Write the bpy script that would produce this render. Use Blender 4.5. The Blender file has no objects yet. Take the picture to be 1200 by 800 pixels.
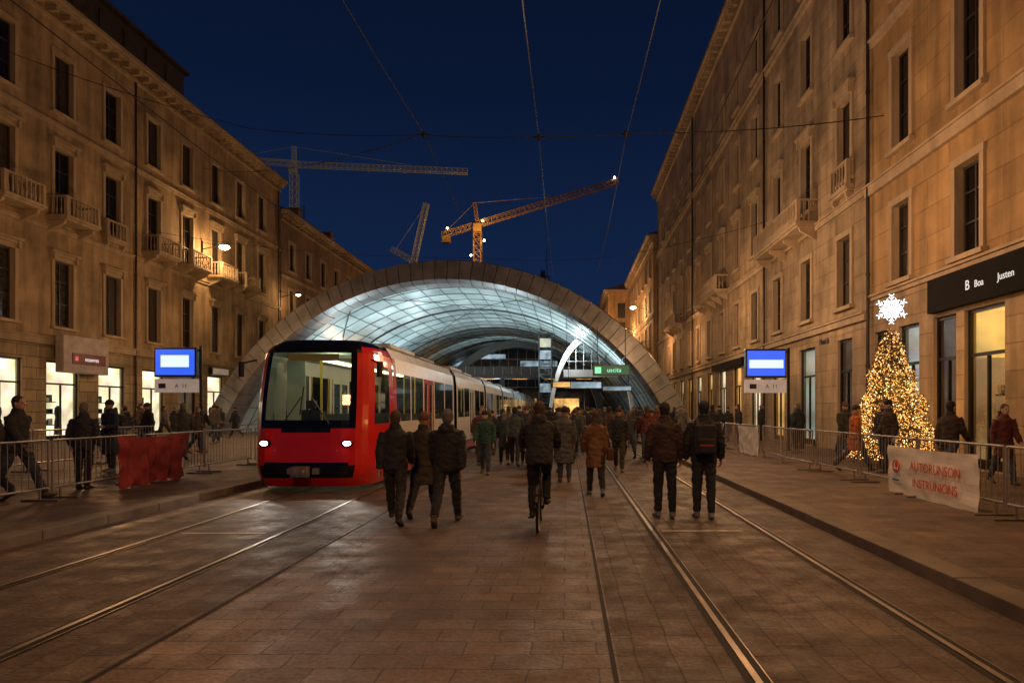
import bpy, math, random
from mathutils import Vector, Matrix, noise
R=random.Random(11)
sc=bpy.context.scene
COL=sc.collection
# ------------------------------------------------------------------ helpers
class MB:
    def __init__(s): s.v=[];s.f=[];s.m=[]
    def add(s,vs,fs,mi=0):
        o=len(s.v); s.v+=[tuple(v) for v in vs]; s.f+=[tuple(i+o for i in f) for f in fs]; s.m+=[mi]*len(fs)
    def box(s,x0,x1,y0,y1,z0,z1,mi=0):
        s.add([(x0,y0,z0),(x1,y0,z0),(x1,y1,z0),(x0,y1,z0),(x0,y0,z1),(x1,y0,z1),(x1,y1,z1),(x0,y1,z1)],
              [(0,3,2,1),(4,5,6,7),(0,1,5,4),(1,2,6,5),(2,3,7,6),(3,0,4,7)],mi)
    def quad(s,a,b,c,d,mi=0): s.add([a,b,c,d],[(0,1,2,3)],mi)
    def loft(s,pts,rad,n=12,mi=0,cap=True):
        pts=[Vector(p) for p in pts]; N=len(pts); vs=[];fs=[]
        for i,p in enumerate(pts):
            t=(pts[min(i+1,N-1)]-pts[max(i-1,0)]).normalized()
            ref=Vector((1,0,0)) if abs(t.x)<.85 else Vector((0,1,0))
            a=(ref-t*ref.dot(t)).normalized(); b=t.cross(a)
            r=rad[i] if isinstance(rad,(list,tuple)) else rad
            rx,ry=(r if isinstance(r,(list,tuple)) else (r,r))
            for k in range(n):
                q=2*math.pi*k/n; vs.append(p+a*(rx*math.cos(q))+b*(ry*math.sin(q)))
        for i in range(N-1):
            for k in range(n):
                k2=(k+1)%n; fs.append((i*n+k,i*n+k2,(i+1)*n+k2,(i+1)*n+k))
        if cap: fs.append(tuple(range(n-1,-1,-1))); fs.append(tuple((N-1)*n+k for k in range(n)))
        s.add(vs,fs,mi)
    def cyl(s,p0,p1,r0,r1=None,n=8,mi=0): s.loft([p0,p1],[r0,r0 if r1 is None else r1],n,mi)
    def ell(s,c,r,n=12,m=8,mi=0):
        c=Vector(c);vs=[c+Vector((0,0,-r[2]))];fs=[]
        for j in range(1,m):
            ph=-math.pi/2+math.pi*j/m
            for k in range(n):
                q=2*math.pi*k/n; vs.append(c+Vector((r[0]*math.cos(ph)*math.cos(q),r[1]*math.cos(ph)*math.sin(q),r[2]*math.sin(ph))))
        vs.append(c+Vector((0,0,r[2])))
        for k in range(n): fs.append((0,1+(k+1)%n,1+k))
        for j in range(m-2):
            for k in range(n):
                a=1+j*n+k;b=1+j*n+(k+1)%n; fs.append((a,b,b+n,a+n))
        L=len(vs)-1
        for k in range(n): fs.append((L,1+(m-2)*n+k,1+(m-2)*n+(k+1)%n))
        s.add(vs,fs,mi)
    def torus(s,c,R0,r,axis='x',n=28,m=6,mi=0):
        vs=[];fs=[]
        for i in range(n):
            a=2*math.pi*i/n
            for j in range(m):
                b=2*math.pi*j/m; rr=R0+r*math.cos(b); h=r*math.sin(b)
                if axis=='x': v=(c[0]+h,c[1]+rr*math.cos(a),c[2]+rr*math.sin(a))
                elif axis=='y': v=(c[0]+rr*math.cos(a),c[1]+h,c[2]+rr*math.sin(a))
                else: v=(c[0]+rr*math.cos(a),c[1]+rr*math.sin(a),c[2]+h)
                vs.append(v)
        for i in range(n):
            for j in range(m):
                i2=(i+1)%n;j2=(j+1)%m; fs.append((i*m+j,i2*m+j,i2*m+j2,i*m+j2))
        s.add(vs,fs,mi)
    def lattice(s,p0,p1,w,seg,r=.08,mi=0,tri=False):
        p0=Vector(p0);p1=Vector(p1);t=(p1-p0).normalized()
        ref=Vector((0,1,0)) if abs(t.y)<.8 else Vector((1,0,0))
        a=(ref-t*ref.dot(t)).normalized()*w/2;b=t.cross(a).normalized()*w/2
        cs=[a+b,a-b,-a-b,-a+b] if not tri else [a-b,-a-b,b]
        K=len(cs)
        for c in cs: s.cyl(p0+c,p1+c,r,n=4,mi=mi)
        for i in range(seg):
            q0=p0.lerp(p1,i/seg);q1=p0.lerp(p1,(i+1)/seg)
            for k in range(K):
                c0=cs[k];c1=cs[(k+1)%K]
                s.cyl(q0+c0,q1+c1,r*.6,n=4,mi=mi); s.cyl(q1+c0,q1+c1,r*.6,n=4,mi=mi)
    def mesh(s,name,mats,smooth=False):
        me=bpy.data.meshes.new(name); me.from_pydata(s.v,[],s.f)
        for m in mats: me.materials.append(m)
        for p,i in zip(me.polygons,s.m): p.material_index=i; p.use_smooth=smooth
        me.update(); return me
    def obj(s,name,mats,parent=None,loc=(0,0,0),rot=0,smooth=False,bevel=0):
        o=bpy.data.objects.new(name,s.mesh(name,mats if isinstance(mats,(list,tuple)) else [mats],smooth)); COL.objects.link(o)
        o.location=loc; o.rotation_euler=(0,0,rot)
        if parent: o.parent=parent
        if bevel:
            b=o.modifiers.new('bevel','BEVEL'); b.width=bevel;b.segments=2;b.limit_method='ANGLE'
        return o
def thing(name,label,cat,loc=(0,0,0),rot=0,group=None):
    o=bpy.data.objects.new(name,None); COL.objects.link(o); o.location=loc;o.rotation_euler=(0,0,rot)
    o.empty_display_size=.3; tag(o,label,cat,group); return o
def tag(o,label,cat,group=None):
    o['label']=label;o['category']=cat
    if group:o['group']=group
def structure(o,label,cat):
    o['kind']='structure';o['label']=label;o['category']=cat
def copytree(root,loc=None,rot=None):
    def cp(o,par):
        c=o.copy(); COL.objects.link(c)
        if par is not None: c.parent=par; 
        for ch in list(o.children): cp(ch,c)
        return c
    c=cp(root,None)
    if loc is not None:c.location=loc
    if rot is not None:c.rotation_euler=(0,0,rot)
    return c
# ------------------------------------------------------------------ materials
def newmat(name):
    m=bpy.data.materials.new(name); m.use_nodes=True; nt=m.node_tree
    return m,nt,nt.nodes['Principled BSDF']
def N(nt,t,**k):
    n=nt.nodes.new(t)
    for a,b in k.items():
        if a in n.inputs: n.inputs[a].default_value=b
        else: setattr(n,a,b)
    return n
def mul(c,f): return (min(c[0]*f,1),min(c[1]*f,1),min(c[2]*f,1),1)
def mat(name,c,rough=.6,metal=0,var=.2,scale=3,bump=.1,bscale=30,emit=0,ecol=None,stretch=None,dist=.01,lining=None):
    m,nt,p=newmat(name)
    tc=N(nt,'ShaderNodeTexCoord'); src=tc.outputs['Object']
    if stretch:
        mp=N(nt,'ShaderNodeMapping'); mp.inputs['Scale'].default_value=stretch; nt.links.new(src,mp.inputs[0]); src=mp.outputs[0]
    no=N(nt,'ShaderNodeTexNoise',Scale=scale,Detail=5.0); nt.links.new(src,no.inputs['Vector'])
    mx=N(nt,'ShaderNodeMix',data_type='RGBA'); mx.inputs[6].default_value=mul(c,1-var);mx.inputs[7].default_value=mul(c,1+var)
    rp=N(nt,'ShaderNodeMapRange'); rp.inputs[1].default_value=.3;rp.inputs[2].default_value=.7
    nt.links.new(no.outputs['Fac'],rp.inputs[0]); nt.links.new(rp.outputs[0],mx.inputs[0]); out=mx.outputs[2]
    if lining:   # inner face of a painted shell carries the grey lining
        ge=N(nt,'ShaderNodeNewGeometry'); m2=N(nt,'ShaderNodeMix',data_type='RGBA'); m2.inputs[7].default_value=(*lining,1)
        nt.links.new(ge.outputs['Backfacing'],m2.inputs[0]); nt.links.new(out,m2.inputs[6]); out=m2.outputs[2]
    nt.links.new(out,p.inputs['Base Color'])
    p.inputs['Roughness'].default_value=rough;p.inputs['Metallic'].default_value=metal
    if bump:
        n2=N(nt,'ShaderNodeTexNoise',Scale=bscale,Detail=4.0); nt.links.new(src,n2.inputs['Vector'])
        b=N(nt,'ShaderNodeBump',Strength=bump,Distance=dist); nt.links.new(n2.outputs['Fac'],b.inputs['Height']); nt.links.new(b.outputs[0],p.inputs['Normal'])
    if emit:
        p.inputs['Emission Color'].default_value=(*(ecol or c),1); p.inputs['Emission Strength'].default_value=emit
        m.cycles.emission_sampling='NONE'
    return m
def emis(name,c,st,var=0,scale=4,samp=False):
    m,nt,p=newmat(name); p.inputs['Base Color'].default_value=(.1,.1,.1,1)
    p.inputs['Emission Color'].default_value=(*c,1);p.inputs['Emission Strength'].default_value=st
    if not samp: m.cycles.emission_sampling='NONE'
    if var:
        tc=N(nt,'ShaderNodeTexCoord'); no=N(nt,'ShaderNodeTexNoise',Scale=scale,Detail=3.0); nt.links.new(tc.outputs['Object'],no.inputs['Vector'])
        rp=N(nt,'ShaderNodeMapRange'); rp.inputs[1].default_value=.3;rp.inputs[2].default_value=.7;rp.inputs[3].default_value=st*(1-var);rp.inputs[4].default_value=st*(1+var)
        nt.links.new(no.outputs['Fac'],rp.inputs[0]);nt.links.new(rp.outputs[0],p.inputs['Emission Strength'])
    return m
def display(name,c,st,vor=.2):
    m,nt,p=newmat(name); tc=N(nt,'ShaderNodeTexCoord')
    mp=N(nt,'ShaderNodeMapping'); mp.inputs['Scale'].default_value=(2.2,2.2,2.6); nt.links.new(tc.outputs['Object'],mp.inputs[0])
    vo=N(nt,'ShaderNodeTexVoronoi',Scale=1.0,distance='CHEBYCHEV'); nt.links.new(mp.outputs[0],vo.inputs['Vector'])
    mx=N(nt,'ShaderNodeMix',data_type='RGBA'); mx.inputs[0].default_value=vor; mx.inputs[6].default_value=(*c,1)
    nt.links.new(vo.outputs['Color'],mx.inputs[7]); nt.links.new(mx.outputs[2],p.inputs['Emission Color'])
    no=N(nt,'ShaderNodeTexNoise',Scale=.9,Detail=2.0); nt.links.new(tc.outputs['Object'],no.inputs['Vector'])
    rp=N(nt,'ShaderNodeMapRange'); rp.inputs[1].default_value=.35;rp.inputs[2].default_value=.65;rp.inputs[3].default_value=st*.6;rp.inputs[4].default_value=st*1.3
    nt.links.new(no.outputs['Fac'],rp.inputs[0]);nt.links.new(rp.outputs[0],p.inputs['Emission Strength'])
    p.inputs['Base Color'].default_value=(.3,.25,.2,1)
    return m
def stucco(name,c,stain=.35,block=None,groove=.35):
    m,nt,p=newmat(name); tc=N(nt,'ShaderNodeTexCoord')
    n1=N(nt,'ShaderNodeTexNoise',Scale=.35,Detail=6.0,Roughness=.65); nt.links.new(tc.outputs['Object'],n1.inputs['Vector'])
    mp=N(nt,'ShaderNodeMapping'); mp.inputs['Scale'].default_value=(2.2,2.2,.25); nt.links.new(tc.outputs['Object'],mp.inputs[0])
    n2=N(nt,'ShaderNodeTexNoise',Scale=1.0,Detail=5.0); nt.links.new(mp.outputs[0],n2.inputs['Vector'])
    r1=N(nt,'ShaderNodeMapRange'); r1.inputs[1].default_value=.35;r1.inputs[2].default_value=.65;r1.inputs[3].default_value=1-stain;r1.inputs[4].default_value=1+stain*.6
    nt.links.new(n1.outputs['Fac'],r1.inputs[0])
    r2=N(nt,'ShaderNodeMapRange'); r2.inputs[1].default_value=.35;r2.inputs[2].default_value=.6;r2.inputs[3].default_value=1-stain*.7;r2.inputs[4].default_value=1.05
    nt.links.new(n2.outputs['Fac'],r2.inputs[0])
    mu=N(nt,'ShaderNodeMath',operation='MULTIPLY'); nt.links.new(r1.outputs[0],mu.inputs[0]); nt.links.new(r2.outputs[0],mu.inputs[1])
    val=mu.outputs[0]
    n3=N(nt,'ShaderNodeTexNoise',Scale=14.0,Detail=5.0); nt.links.new(tc.outputs['Object'],n3.inputs['Vector'])
    b=N(nt,'ShaderNodeBump',Strength=.25,Distance=.02); nt.links.new(n3.outputs['Fac'],b.inputs['Height'])
    nrm=b.outputs[0]
    if block:
        sp=N(nt,'ShaderNodeSeparateXYZ'); nt.links.new(tc.outputs['Object'],sp.inputs[0])
        ad=N(nt,'ShaderNodeMath',operation='ADD'); nt.links.new(sp.outputs[0],ad.inputs[0]); nt.links.new(sp.outputs[1],ad.inputs[1])
        cb=N(nt,'ShaderNodeCombineXYZ'); nt.links.new(ad.outputs[0],cb.inputs[0]); nt.links.new(sp.outputs[2],cb.inputs[1])
        br=N(nt,'ShaderNodeTexBrick'); br.inputs['Scale'].default_value=1; br.inputs['Brick Width'].default_value=block[0]; br.inputs['Row Height'].default_value=block[1]
        br.inputs['Mortar Size'].default_value=.018; br.inputs['Mortar Smooth'].default_value=.3
        br.inputs['Color1'].default_value=(.82,.82,.82,1);br.inputs['Color2'].default_value=(1.1,1.1,1.1,1);br.inputs['Mortar'].default_value=(groove,groove,groove,1)
        nt.links.new(cb.outputs[0],br.inputs['Vector'])
        m2=N(nt,'ShaderNodeMath',operation='MULTIPLY'); nt.links.new(val,m2.inputs[0]); nt.links.new(br.outputs['Color'],m2.inputs[1]); val=m2.outputs[0]
        b2=N(nt,'ShaderNodeBump',Strength=.8,Distance=.03,invert=True); nt.links.new(br.outputs['Fac'],b2.inputs['Height']); nt.links.new(nrm,b2.inputs['Normal']); nrm=b2.outputs[0]
    vm=N(nt,'ShaderNodeVectorMath',operation='SCALE'); vm.inputs[0].default_value=c; nt.links.new(val,vm.inputs['Scale']); nt.links.new(vm.outputs[0],p.inputs['Base Color'])
    nt.links.new(nrm,p.inputs['Normal']); p.inputs['Roughness'].default_value=.85
    return m
def paving(name,c,bw,bh,mortar,rl,rh,mcol=.35,rot=False,bumps=.5):
    m,nt,p=newmat(name); tc=N(nt,'ShaderNodeTexCoord'); src=tc.outputs['Object']
    if rot:
        mp=N(nt,'ShaderNodeMapping'); mp.inputs['Rotation'].default_value=(0,0,math.pi/2); nt.links.new(src,mp.inputs[0]); src=mp.outputs[0]
    wv=N(nt,'ShaderNodeTexNoise',Scale=2.5,Detail=3.0); nt.links.new(src,wv.inputs['Vector'])
    vs=N(nt,'ShaderNodeVectorMath',operation='SCALE'); vs.inputs['Scale'].default_value=.06; nt.links.new(wv.outputs['Color'],vs.inputs[0])
    va=N(nt,'ShaderNodeVectorMath',operation='ADD'); nt.links.new(src,va.inputs[0]); nt.links.new(vs.outputs[0],va.inputs[1])
    br=N(nt,'ShaderNodeTexBrick'); br.inputs['Scale'].default_value=1; br.inputs['Brick Width'].default_value=bw; br.inputs['Row Height'].default_value=bh
    br.inputs['Mortar Size'].default_value=mortar; br.inputs['Mortar Smooth'].default_value=.5; br.inputs['Bias'].default_value=0
    br.inputs['Color1'].default_value=(.74,.74,.74,1);br.inputs['Color2'].default_value=(1.2,1.2,1.2,1);br.inputs['Mortar'].default_value=(mcol,mcol,mcol,1)
    nt.links.new(va.outputs[0],br.inputs['Vector'])
    n1=N(nt,'ShaderNodeTexNoise',Scale=.6,Detail=7.0,Roughness=.7); nt.links.new(tc.outputs['Object'],n1.inputs['Vector'])
    r1=N(nt,'ShaderNodeMapRange'); r1.inputs[1].default_value=.3;r1.inputs[2].default_value=.7;r1.inputs[3].default_value=.5;r1.inputs[4].default_value=1.45
    nt.links.new(n1.outputs['Fac'],r1.inputs[0])
    mu=N(nt,'ShaderNodeMath',operation='MULTIPLY'); nt.links.new(br.outputs['Color'],mu.inputs[0]); nt.links.new(r1.outputs[0],mu.inputs[1])
    n4=N(nt,'ShaderNodeTexNoise',Scale=34.0,Detail=4.0); nt.links.new(tc.outputs['Object'],n4.inputs['Vector'])
    r4=N(nt,'ShaderNodeMapRange'); r4.inputs[1].default_value=.3;r4.inputs[2].default_value=.7;r4.inputs[3].default_value=.6;r4.inputs[4].default_value=1.35; nt.links.new(n4.outputs['Fac'],r4.inputs[0])
    mu2=N(nt,'ShaderNodeMath',operation='MULTIPLY'); nt.links.new(mu.outputs[0],mu2.inputs[0]); nt.links.new(r4.outputs[0],mu2.inputs[1])
    vm=N(nt,'ShaderNodeVectorMath',operation='SCALE'); vm.inputs[0].default_value=c; nt.links.new(mu2.outputs[0],vm.inputs['Scale']); nt.links.new(vm.outputs[0],p.inputs['Base Color'])
    n2=N(nt,'ShaderNodeTexNoise',Scale=2.3,Detail=8.0,Roughness=.7); nt.links.new(tc.outputs['Object'],n2.inputs['Vector'])
    r2=N(nt,'ShaderNodeMapRange'); r2.inputs[1].default_value=.35;r2.inputs[2].default_value=.65;r2.inputs[3].default_value=rl;r2.inputs[4].default_value=rh
    nt.links.new(n2.outputs['Fac'],r2.inputs[0]); nt.links.new(r2.outputs[0],p.inputs['Roughness'])
    n3=N(nt,'ShaderNodeTexNoise',Scale=22.0,Detail=6.0); nt.links.new(tc.outputs['Object'],n3.inputs['Vector'])
    b=N(nt,'ShaderNodeBump',Strength=.45,Distance=.014); nt.links.new(n3.outputs['Fac'],b.inputs['Height'])
    b2=N(nt,'ShaderNodeBump',Strength=bumps,Distance=.012,invert=True); nt.links.new(br.outputs['Fac'],b2.inputs['Height']); nt.links.new(b.outputs[0],b2.inputs['Normal'])
    b3=N(nt,'ShaderNodeBump',Strength=.3,Distance=.05); nt.links.new(n1.outputs['Fac'],b3.inputs['Height']); nt.links.new(b2.outputs[0],b3.inputs['Normal'])
    nt.links.new(b3.outputs[0],p.inputs['Normal'])
    return m
def glassmix(name,tint=(.8,.85,.85)):
    m=bpy.data.materials.new(name);m.use_nodes=True;nt=m.node_tree;nt.nodes.clear()
    o=N(nt,'ShaderNodeOutputMaterial');t=N(nt,'ShaderNodeBsdfTransparent');t.inputs[0].default_value=(*tint,1)
    g=N(nt,'ShaderNodeBsdfGlossy');g.inputs['Roughness'].default_value=.05;f=N(nt,'ShaderNodeFresnel');f.inputs[0].default_value=1.5
    mx=N(nt,'ShaderNodeMixShader');nt.links.new(f.outputs[0],mx.inputs[0]);nt.links.new(t.outputs[0],mx.inputs[1]);nt.links.new(g.outputs[0],mx.inputs[2]);nt.links.new(mx.outputs[0],o.inputs[0])
    return m

M={}
M['slab']=paving('paving_slabs',(.135,.088,.062),.44,.25,.009,.40,.76,.4)
M['bed']=paving('track_bed',(.085,.053,.037),.4,.24,.009,.48,.85,.45,rot=True)
M['walk']=paving('pavement_stone',(.12,.077,.054),.7,.38,.01,.5,.85,.45)
M['asphalt']=mat('asphalt',(.04,.036,.034),.7,var=.3,scale=1.2,bump=.4,bscale=40)
M['kerb']=mat('kerb_granite',(.14,.105,.08),.7,var=.35,scale=2,bump=.3,bscale=25)
M['rail']=mat('rail_steel',(.26,.22,.19),.42,1,var=.35,scale=3,bump=.15)
M['groove']=mat('rail_groove',(.012,.011,.01),.8)
M['paint']=mat('road_paint',(.45,.40,.34),.7,var=.5,scale=8)
M['wallL']=stucco('ochre_render',(.35,.24,.13),.5)
M['baseL']=stucco('ochre_base_blocks',(.35,.26,.15),.38,(1.1,.5),.45)
M['trimL']=stucco('sandstone_trim',(.36,.27,.17),.3)
M['wallL2']=stucco('brown_render',(.22,.145,.09),.4)
M['wallR']=stucco('sandy_ashlar',(.42,.31,.20),.45,(1.6,.62),.72)
M['wallR1']=stucco('amber_render',(.42,.27,.13),.4,(2.2,.8),.82)
M['trimR']=stucco('pale_stone_trim',(.44,.34,.24),.25)
M['wallR3']=stucco('orange_render',(.44,.27,.13),.35)
M['roof']=mat('roof_tiles',(.05,.035,.03),.85,var=.3,scale=3,bump=.5,bscale=12)
M['frame']=mat('window_frame_wood',(.03,.024,.018),.5,var=.2)
M['pane']=mat('dark_pane',(.006,.006,.008),.1,var=.3,bump=.02,bscale=3)
M['blind']=mat('roller_blind',(.035,.026,.02),.6,var=.2,stretch=(1,1,25),scale=3,bump=.5,bscale=3)
M['paneb']=mat('curtained_pane',(.03,.026,.022),.15,var=.7,scale=3,bump=0)
M['pipe']=mat('drain_pipe',(.04,.026,.02),.5,.4)
M['shopW']=display('shop_display_white',(1,.8,.50),1.5)
M['shopY']=display('shop_display_amber',(1,.52,.13),1.0,.06)
M['shopA']=display('shop_display_gold',(1,.56,.12),.95,.0)
M['shopD']=display('shop_display_dim',(.9,.5,.25),.10)
M['shopC']=display('shop_display_cool',(.85,.85,.65),.45)
M['shopD3']=display('shop_display_low',(1,.5,.16),.25,.1)
M['in']=mat('shop_interior',(.45,.38,.3),.7)
M['dark']=mat('dark_metal',(.02,.02,.022),.4,.6)
M['black']=mat('black_plastic',(.012,.012,.013),.35)
M['fascia']=mat('matt_black_fascia',(.010,.010,.011),.9,bump=0)
M['fascia'].node_tree.nodes['Principled BSDF'].inputs['Specular IOR Level'].default_value=.15
M['glass']=glassmix('clear_glass')
M['tglass']=glassmix('tram_glass',(.66,.70,.64))
M['galv']=mat('galvanised_steel',(.38,.34,.31),.42,.85,var=.2,scale=12)
M['rim']=mat('arch_cladding',(.21,.205,.205),.45,.35,var=.3,scale=1.2,bump=.1,bscale=4)
M['rimd']=mat('arch_joint',(.02,.02,.02),.6)
for i,c in enumerate([(.54,.64,.64),(.46,.55,.56),(.62,.71,.71),(.38,.46,.48)]):
    M['van%d'%i]=mat('canopy_panel',c,.38,.15,var=.22,scale=.5,bump=.1,bscale=1.5)
M['rib']=mat('canopy_rib',(.10,.105,.11),.5,.5)
M['red']=mat('tram_red',(.66,.014,.010),.2,.0,var=.06,scale=3,bump=.02,bscale=3,lining=(.4,.4,.34))
M['red'].node_tree.nodes['Principled BSDF'].inputs['Coat Weight'].default_value=.6
M['white']=mat('tram_white',(.72,.69,.65),.3,.05,var=.08,scale=2,bump=.03,bscale=3)
M['silver']=mat('tram_silver',(.46,.44,.42),.38,.3,var=.12,scale=2,bump=.03)
M['gloss']=mat('tram_black_gloss',(.006,.006,.007),.12,var=.1,bump=0)
M['yel']=mat('tram_yellow',(.75,.5,.03),.4,var=.1)
M['seat']=mat('tram_seat',(.06,.07,.08),.6,var=.1)
M['tint']=mat('tram_interior',(.5,.5,.42),.6,var=.1)
M['tlight']=emis('tram_ceiling_light',(1,.86,.55),6,samp=True)
M['hl']=emis('headlight_glow',(1,.93,.8),25)
M['crane']=mat('crane_paint',(.45,.25,.05),.5,.2,var=.2)
M['craneg']=mat('crane_grey_glow_paint',(.30,.25,.18),.5,.2,var=.2,emit=.03,ecol=(1,.75,.5))  # faint warm emission in the paint stands in for light on the crane
M['cranel']=emis('crane_lamp',(1,.75,.4),30)
M['needle']=mat('fir_needles',(.10,.08,.02),.7,var=.5,scale=6,bump=0)
M['bark']=mat('fir_bark',(.06,.04,.025),.9)
M['bulb']=emis('warm_bulb',(1,.42,.08),2.6)
M['bulbh']=emis('bright_bulb',(1,.66,.28),6)
M['star']=emis('snowflake_led',(.85,.93,1),4)
M['wire']=mat('cable',(.004,.004,.005),.9)
M['signb']=emis('sign_blue',(.012,.12,.95),1.0)
M['signw']=emis('sign_white',(.75,.88,1),1.1)
M['signp']=mat('sign_panel',(.5,.46,.43),.6,emit=.10,ecol=(1,.85,.72))
M['signp2']=mat('sign_panel_added_glow',(.5,.46,.43),.6,emit=.18,ecol=(1,.82,.7))  # emission added to brighten a panel that is lit from behind
M['green']=emis('sign_green',(.01,.16,.07),.5)
M['gtxt']=emis('green_letters',(.25,1,.5),1.2)
M['wtxt']=emis('white_letters',(1,.93,.85),.75)
M['dtxt']=mat('dark_letters',(.02,.02,.05),.6)
M['otxt']=mat('orange_letters',(.6,.06,.01),.6)
M['ban']=mat('banner_cloth',(.74,.68,.61),.8,var=.08,scale=3,bump=.4,bscale=4,dist=.03)
M['banr']=mat('red_banner_cloth',(.28,.03,.028),.8,var=.3,scale=4,bump=.5,bscale=5,dist=.04)
M['blue']=mat('blue_print',(.03,.15,.4),.6)
M['skin']=mat('skin',(.42,.24,.17),.5,var=.1,bump=.05)
M['lampw']=emis('street_lamp_glow',(1,.66,.3),30)
M['screen']=emis('far_screen',(.6,.85,1),.35,.8,1.2)
M['amb']=emis('amber_strip',(1,.55,.16),.9,.7,.9)
M['hallg']=mat('hall_glazing',(.012,.02,.03),.2,.2,var=.5,scale=1,bump=0)
def text(name,s,size,m,parent,loc,rot,ext=.006):
    cu=bpy.data.curves.new(name,'FONT'); cu.body=s;cu.size=size;cu.extrude=ext;cu.align_x='CENTER';cu.align_y='CENTER'
    t=bpy.data.objects.new(name,cu);COL.objects.link(t);bpy.context.view_layer.update()
    me=bpy.data.meshes.new_from_object(t.evaluated_get(bpy.context.evaluated_depsgraph_get()))
    bpy.data.objects.remove(t); me.materials.clear(); me.materials.append(m)
    o=bpy.data.objects.new(name,me);COL.objects.link(o);o.parent=parent;o.location=loc;o.rotation_euler=rot
    return o
# ------------------------------------------------------------------ ground
def sheet(name,label,cat,x0,x1,y0,y1,z,m):
    b=MB(); b.quad((x0,y0,z),(x1,y0,z),(x1,y1,z),(x0,y1,z)); o=b.obj(name,m); structure(o,label,cat); return o
sheet('ground','dark asphalt ground reaching the horizon','ground',-900,900,-300,1500,-.008,M['asphalt'])
sheet('plaza_paving','worn stone slab paving between the tram tracks','paving',-6.45,3.4,-8,96,0,M['slab'])
sheet('track_bed','darker paved bed of the tram track','paving',-5.95,-2.85,-8,94,.004,M['bed'])
sheet('track_bed','darker paved bed of the empty tram track','paving',.32,3.38,-8,94,.004,M['bed'])
for x in (-2.83,.29): sheet('drainage_joint','narrow dark joint beside the track bed','paving joint',x-.015,x+.015,-8,94,.0075,M['groove'])
for nm,x0,x1 in (('pavement',-60,-6.75),('pavement',3.7,30)):
    b=MB(); b.box(x0,x1,-12,130,-.05,.12); o=b.obj(nm,M['walk']); structure(o,'raised stone pavement beside the tracks','pavement')
for x0,x1 in ((-6.75,-6.45),(3.4,3.7)):
    b=MB(); y=-12
    while y<95: b.box(x0+.002,x1-.002,y+.006,y+1.19,-.05,.127+R.uniform(-.002,.002)); y+=1.2
    o=b.obj('kerb',M['kerb'],bevel=.012); structure(o,'granite kerb stones along the platform edge','kerb')
def railpath(x): 
    if x<0: return [(x,-8),(x,8),(x-.04,10),(x-.12,12),(x-.2,14.5),(x-.22,18),(x-.22,92)]
    return [(x,-8),(x,92)]
for x in (-5.12,-3.67,1.12,2.58):
    b=MB(); P=railpath(x)
    for (xa,ya),(xb,yb) in zip(P[:-1],P[1:]):
        def st(a0,a1,z,mi): b.quad((xa+a0,ya,z),(xa+a1,ya,z),(xb+a1,yb,z),(xb+a0,yb,z),mi)
        st(-.07,.09,.008,1); st(-.023,.021,.017,0); 
        b.quad((xa-.023,ya,.008),(xa-.023,ya,.017),(xb-.023,yb,.017),(xb-.023,yb,.008),0)
        b.quad((xa+.021,ya,.008),(xb+.021,yb,.008),(xb+.021,yb,.017),(xa+.021,ya,.017),0)
        st(.072,.082,.013,0)
    o=b.obj('tram_rail',[M['rail'],M['groove']]); tag(o,'polished steel grooved tram rail set in paving','rail','tram rails')
for x0,x1,y in ((-4.97,-3.9,8.83),(1.24,2.3,9.0)):
    o=sheet('road_marking','short worn white line painted between rails','road marking',x0,x1,y-.04,y+.04,.0085,M['paint'])
# ------------------------------------------------------------------ buildings
WC={}
def window_proto(w,h,style):
    key=(round(w,2),round(h,2),style)
    if key in WC: return WC[key]
    fr=MB(); t=.17
    fr.box(-w/2-t,-w/2+.003,-.07,.02,0,h,0); fr.box(w/2-.003,w/2+t,-.07,.02,0,h,0); fr.box(-w/2-t-.03,w/2+t+.03,-.085,.02,h-.003,h+.2,0)
    if style=='lintel':
        fr.box(-w/2-.3,w/2+.3,-.24,.02,h+.34,h+.46,0); fr.box(-w/2-.24,w/2+.24,-.15,.02,h+.2,h+.34,0)
        for s in(-1,1): fr.box(s*(w/2+.12)-.07,s*(w/2+.12)+.07,-.2,.02,h+.02,h+.335,0)
    m1=fr.mesh('window',[None])
    sa=MB()
    for x0,x1,z0,z1 in ((-w/2,-w/2+.08,0,h),(w/2-.08,w/2,0,h),(-w/2+.08,w/2-.08,0,.1),(-w/2+.08,w/2-.08,h-.08,h),(-.035,.035,.1,h-.08)):
        sa.box(x0+.004,x1-.004,.17,.23,z0+.004,z1-.004)
    for z in (h*.36,h*.7): 
        sa.box(-w/2+.08,-.037,.175,.225,z-.025,z+.025); sa.box(.037,w/2-.08,.175,.225,z-.025,z+.025)
    m2=sa.mesh('frame',[M['frame']])
    gl=MB(); gl.quad((-w/2,.22,0),(w/2,.22,0),(w/2,.22,h),(-w/2,.22,h)); m3=[]
    for k in ('pane','blind','paneb'): m3.append(gl.mesh('glass_pane',[M[k]]))
    si=MB(); si.box(-w/2-.24,w/2+.24,-.17,.02,-.13,-.002); si.box(-w/2,w/2,.02,.2,-.02,.01); m4=si.mesh('sill',[None])
    WC[key]=(m1,m2,m3,m4); return WC[key]
def link(name,me,parent,loc=(0,0,0)):
    o=bpy.data.objects.new(name,me);COL.objects.link(o);o.parent=parent;o.location=loc;return o
def put_window(root,u,z0,w,h,trim,style='plain'):
    m1,m2,m3,m4=window_proto(w,h,style)
    o=link('window',m1,root,(u,0,z0)); o.material_slots[0].link='OBJECT'; o.material_slots[0].material=trim
    link('frame',m2,o); link('glass_pane',R.choices(m3,[5,2,1.5])[0],o); s=link('sill',m4,o); s.material_slots[0].link='OBJECT'; s.material_slots[0].material=trim
SC={}
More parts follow.
